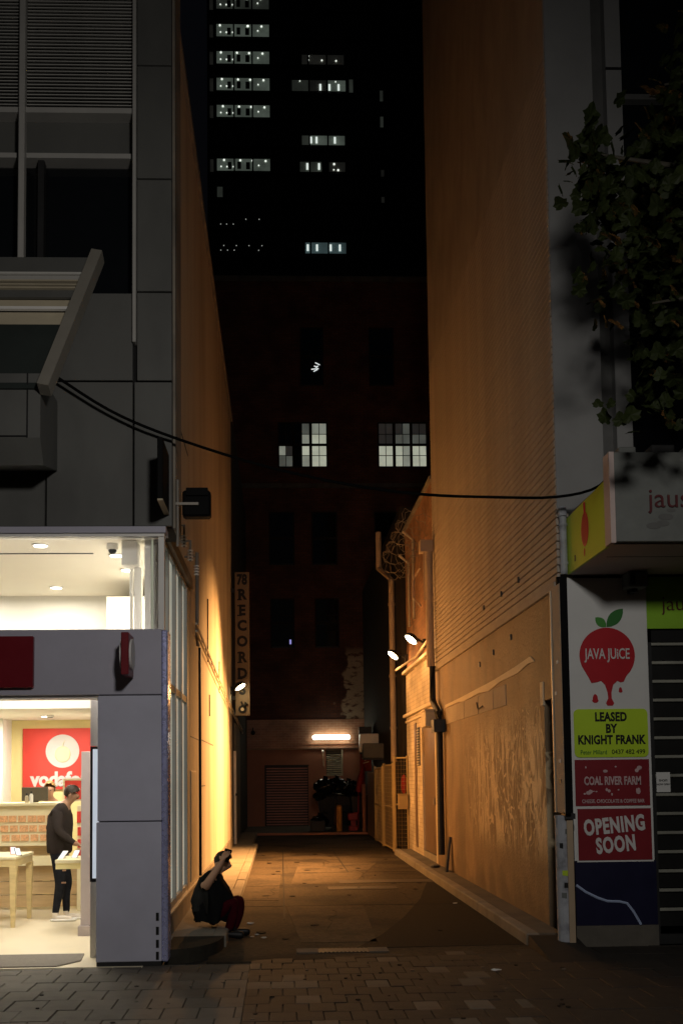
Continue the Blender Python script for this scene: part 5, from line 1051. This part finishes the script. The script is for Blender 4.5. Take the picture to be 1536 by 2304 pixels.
a('shn', -2.745, -.185, 1.36, .078); a('eln', -2.735, -.235, 1.11, .066); a('wrn', -2.55, -.20, .965, .040); a('shf', -2.74, .185, 1.35, .078); a('elf', -2.94, .20, 1.13, .068); a('wrf', -2.80, .13, 1.0, .046)
E_ += [('uchest', 'shn'), ('shn', 'eln'), ('eln', 'wrn'), ('uchest', 'shf'), ('shf', 'elf'), ('elf', 'wrf')]
h1 = add_hand(V, E_, 'wrn', 'n_', (1, .1, -.35), (.2, -.2, 1)); h2 = add_hand(V, E_, 'wrf', 'g_', (.5, -.1, -.8), (-.5, .5, .5))
skin_person(PM, V, E_, [('jumper', ['waist', 'chest', 'uchest', 'shn', 'eln', 'wrn', 'shf', 'elf', 'wrf', 'neckc']), ('skin2', ['neck', 'jaw', 'skull', 'crown', 'nose'] + h1 + h2), ('jeans', ['hipn', 'hipf', 'kneen', 'kneef', 'calfn', 'calff', 'ankn', 'ankf']), ('shoe', ['heeln', 'heelf', 'toen', 'toef'])])
head_parts(PM, (-2.61, y, 1.555), (.86, 0, -.5), (.5, 0, .86), 1.0, 'hair', 'skin2')
draped(PM, y, [(1.40, -2.735, .09, .13, 0), (1.30, -2.755, .150, .19, .12), (1.18, -2.76, .160, .195, .25), (1.05, -2.765, .160, .19, .4), (.95, -2.765, .158, .185, .5), (.86, -2.765, .150, .18, .45), (.835, -2.765, .138, .165, .3)], 'baggy_jumper', 'jumper', .8, amp=.022)
for z, sg in ((.47, -1), (.62, -1)): bx('knee_rip', 'skin2', PM, -2.72, -2.655, y + sg * .145, y + sg * .13, z, z + .02)
for fx, sg in ((-2.70, -1), (-2.60, 1)):
    MB().box(fx - .15, fx + .17, y + sg * .095 - .05, y + sg * .095 + .05, .006, .035, bev=.012).build('shoe_sole', 'whiteplastic', PM)
# --- seated shop worker behind the monitor
PW = thing('person', 'shop worker with fair hair half hidden behind the counter monitor', 'person', (-3.35, 15.7, .006))
V = {'pelvis': (-3.35, 15.75, .75, .16, .13), 'chest': (-3.35, 15.72, 1.10, .17, .12), 'uchest': (-3.35, 15.70, 1.32, .15, .1), 'neck': (-3.35, 15.68, 1.47, .05), 'jaw': (-3.35, 15.64, 1.54, .055), 'skull': (-3.35, 15.65, 1.60, .08), 'crown': (-3.35, 15.66, 1.65, .07), 'shn': (-3.53, 15.7, 1.33, .07), 'eln': (-3.60, 15.6, 1.12, .055), 'wrn': (-3.45, 15.4, 1.10, .04), 'shf': (-3.17, 15.7, 1.33, .07), 'elf': (-3.08, 15.6, 1.12, .055), 'wrf': (-3.22, 15.4, 1.10, .04), 'hipn': (-3.45, 15.75, .72, .1), 'kneen': (-3.46, 15.42, .55, .07), 'ankn': (-3.46, 15.5, .08, .05), 'hipf': (-3.25, 15.75, .72, .1), 'kneef': (-3.24, 15.42, .55, .07), 'ankf': (-3.24, 15.5, .08, .05)}
E_ = [('pelvis', 'chest'), ('chest', 'uchest'), ('uchest', 'neck'), ('neck', 'jaw'), ('jaw', 'skull'), ('skull', 'crown'), ('uchest', 'shn'), ('shn', 'eln'), ('eln', 'wrn'), ('uchest', 'shf'), ('shf', 'elf'), ('elf', 'wrf'), ('pelvis', 'hipn'), ('hipn', 'kneen'), ('kneen', 'ankn'), ('pelvis', 'hipf'), ('hipf', 'kneef'), ('kneef', 'ankf')]
skin_person(PW, V, E_, [('jumper', ['chest', 'uchest', 'shn', 'eln', 'shf', 'elf']), ('skin', ['neck', 'jaw', 'skull', 'crown', 'wrn', 'wrf']), ('jeans', ['hipn', 'kneen', 'ankn', 'hipf', 'kneef', 'ankf'])])
head_parts(PW, (-3.35, 15.65, 1.61), (0, -1, -.15), (0, 0, 1), 1.0, 'blonde')
# --- person sitting on the kerb with a raised phone
PC = thing('person', 'person in black top and dark red trousers crouched on the kerb holding up a phone', 'person', (-.72, 11.85, 0))
V = {}; y = 11.88
a('pelvis', -.79, 0, .27, .15, .15); a('belly', -.78, 0, .42, .16, .165); a('chest', -.77, 0, .57, .14, .165); a('uchest', -.75, 0, .66, .10, .13); a('neck', -.70, 0, .735, .055, .055); a('jaw', -.635, -.01, .76, .060, .055); a('skull', -.645, 0, .825, .088, .078); a('crown', -.625, 0, .865, .078, .07); a('nose', -.545, -.02, .79, .014)
E_ = [('pelvis', 'belly'), ('belly', 'chest'), ('chest', 'uchest'), ('uchest', 'neck'), ('neck', 'jaw'), ('jaw', 'skull'), ('skull', 'crown'), ('jaw', 'nose')]
for sg, n_, kx, fx in ((-1, 'n', -.505, -.56), (1, 'f', -.45, -.50)):
    a('hip' + n_, -.76, sg * .10, .24, .11, .11); a('knee' + n_, kx, sg * .11, .42, .078); a('calf' + n_, kx - .02, sg * .11, .28, .066); a('ank' + n_, fx - .02, sg * .10, .105, .048); a('heel' + n_, fx - .04, sg * .10, .05, .045); a('toe' + n_, fx + .15, sg * .11, .038, .034, .045)
    E_ += [('pelvis', 'hip' + n_), ('hip' + n_, 'knee' + n_), ('knee' + n_, 'calf' + n_), ('calf' + n_, 'ank' + n_), ('ank' + n_, 'heel' + n_), ('heel' + n_, 'toe' + n_)]
a('shn', -.81, -.175, .635, .085); a('eln', -.835, -.265, .56, .055); a('midn', -.735, -.27, .705, .043); a('wrn', -.652, -.26, .825, .028); a('shf', -.73, .18, .63, .08); a('elf', -.68, .20, .46, .055); a('wrf', -.66, .04, .36, .034)
E_ += [('uchest', 'shn'), ('shn', 'eln'), ('eln', 'midn'), ('midn', 'wrn'), ('uchest', 'shf'), ('shf', 'elf'), ('elf', 'wrf')]
h1 = add_hand(V, E_, 'wrn', 'n_', (.45, .1, .9), (-.5, -.85, .2), 1.05); h2 = add_hand(V, E_, 'wrf', 'g_', (.8, -.2, -.5), (.5, 0, .8), .95)
skin_person(PC, V, E_, [('blackcloth', ['belly', 'chest', 'uchest', 'shn', 'shf', 'elf', 'wrf']), ('skin', ['neck', 'jaw', 'skull', 'crown', 'nose', 'midn', 'wrn'] + h1 + h2), ('redpants', ['hipn', 'hipf', 'kneen', 'kneef', 'calfn', 'calff', 'ankn', 'ankf']), ('blackshoe', ['heeln', 'heelf', 'toen', 'toef'])])
for p in []: pass
head_parts(PC, (-.64, y, .815), (.80, -.15, -.42), (.5, 0, .86), 1.0, 'hair')
draped(PC, y - .015, [(.705, -.725, .055, .07, 0), (.685, -.755, .10, .14, .1), (.63, -.775, .135, .195, .2), (.54, -.755, .175, .205, .35), (.45, -.735, .205, .21, .6), (.36, -.735, .215, .215, .8), (.27, -.75, .205, .215, 1), (.19, -.765, .18, .20, 1.2)], 'loose_top', 'blackcloth')
draped(PC, y - .015, [(.66, -.775, .125, .19, .2), (.54, -.765, .19, .215, .4), (.42, -.75, .225, .225, .7), (.30, -.76, .22, .225, 1.0)], 'back_panel', 'greycloth', .4, span=(2.9, 4.55), seg=20)
PH = thing('mobile_phone', 'dark mobile phone held up by the crouching person', 'phone', (-.59, 11.66, .90)); o = bx('handset', 'flatblack', PH, -.635, -.555, 11.672, 11.682, .83, .975, bev=.003); bx('screen', 'blackglass', PH, -.628, -.562, 11.683, 11.685, .84, .965); PH.rotation_euler = (R(10), R(18), 0)
# ------------------------------------------------------------------ small litter
for i, (x, y_, s_, lab) in enumerate(((-.38, 12.9, .04, 'crumpled white paper near the knees of the crouching person'), (-.28, 12.0, .022, 'white scrap of litter on the asphalt left of the lane'), (-.20, 11.75, .03, 'flat white litter scrap in front of the crouching person'), (-.33, 11.85, .018, 'tiny pale litter scrap beside the black shoe'), (2.35, 14.6, .03, 'white scrap of litter near the right kerb'), (1.9, 9.6, .04, 'pale stick of litter on the dark pavers at the right'))):
    mb = MB(); mb.ball((x, y_, .006 + s_ * .2), s_, 1.2, .5 if i < 5 else .25, .25, 7, 5)
    for v in mb.bm.verts: v.co += Vector((random.uniform(-1, 1), random.uniform(-1, 1), random.uniform(-.3, .3))) * s_ * .2
    at_loc('litter', 'paper', (x, y_, 0), mb, lab, 'litter')
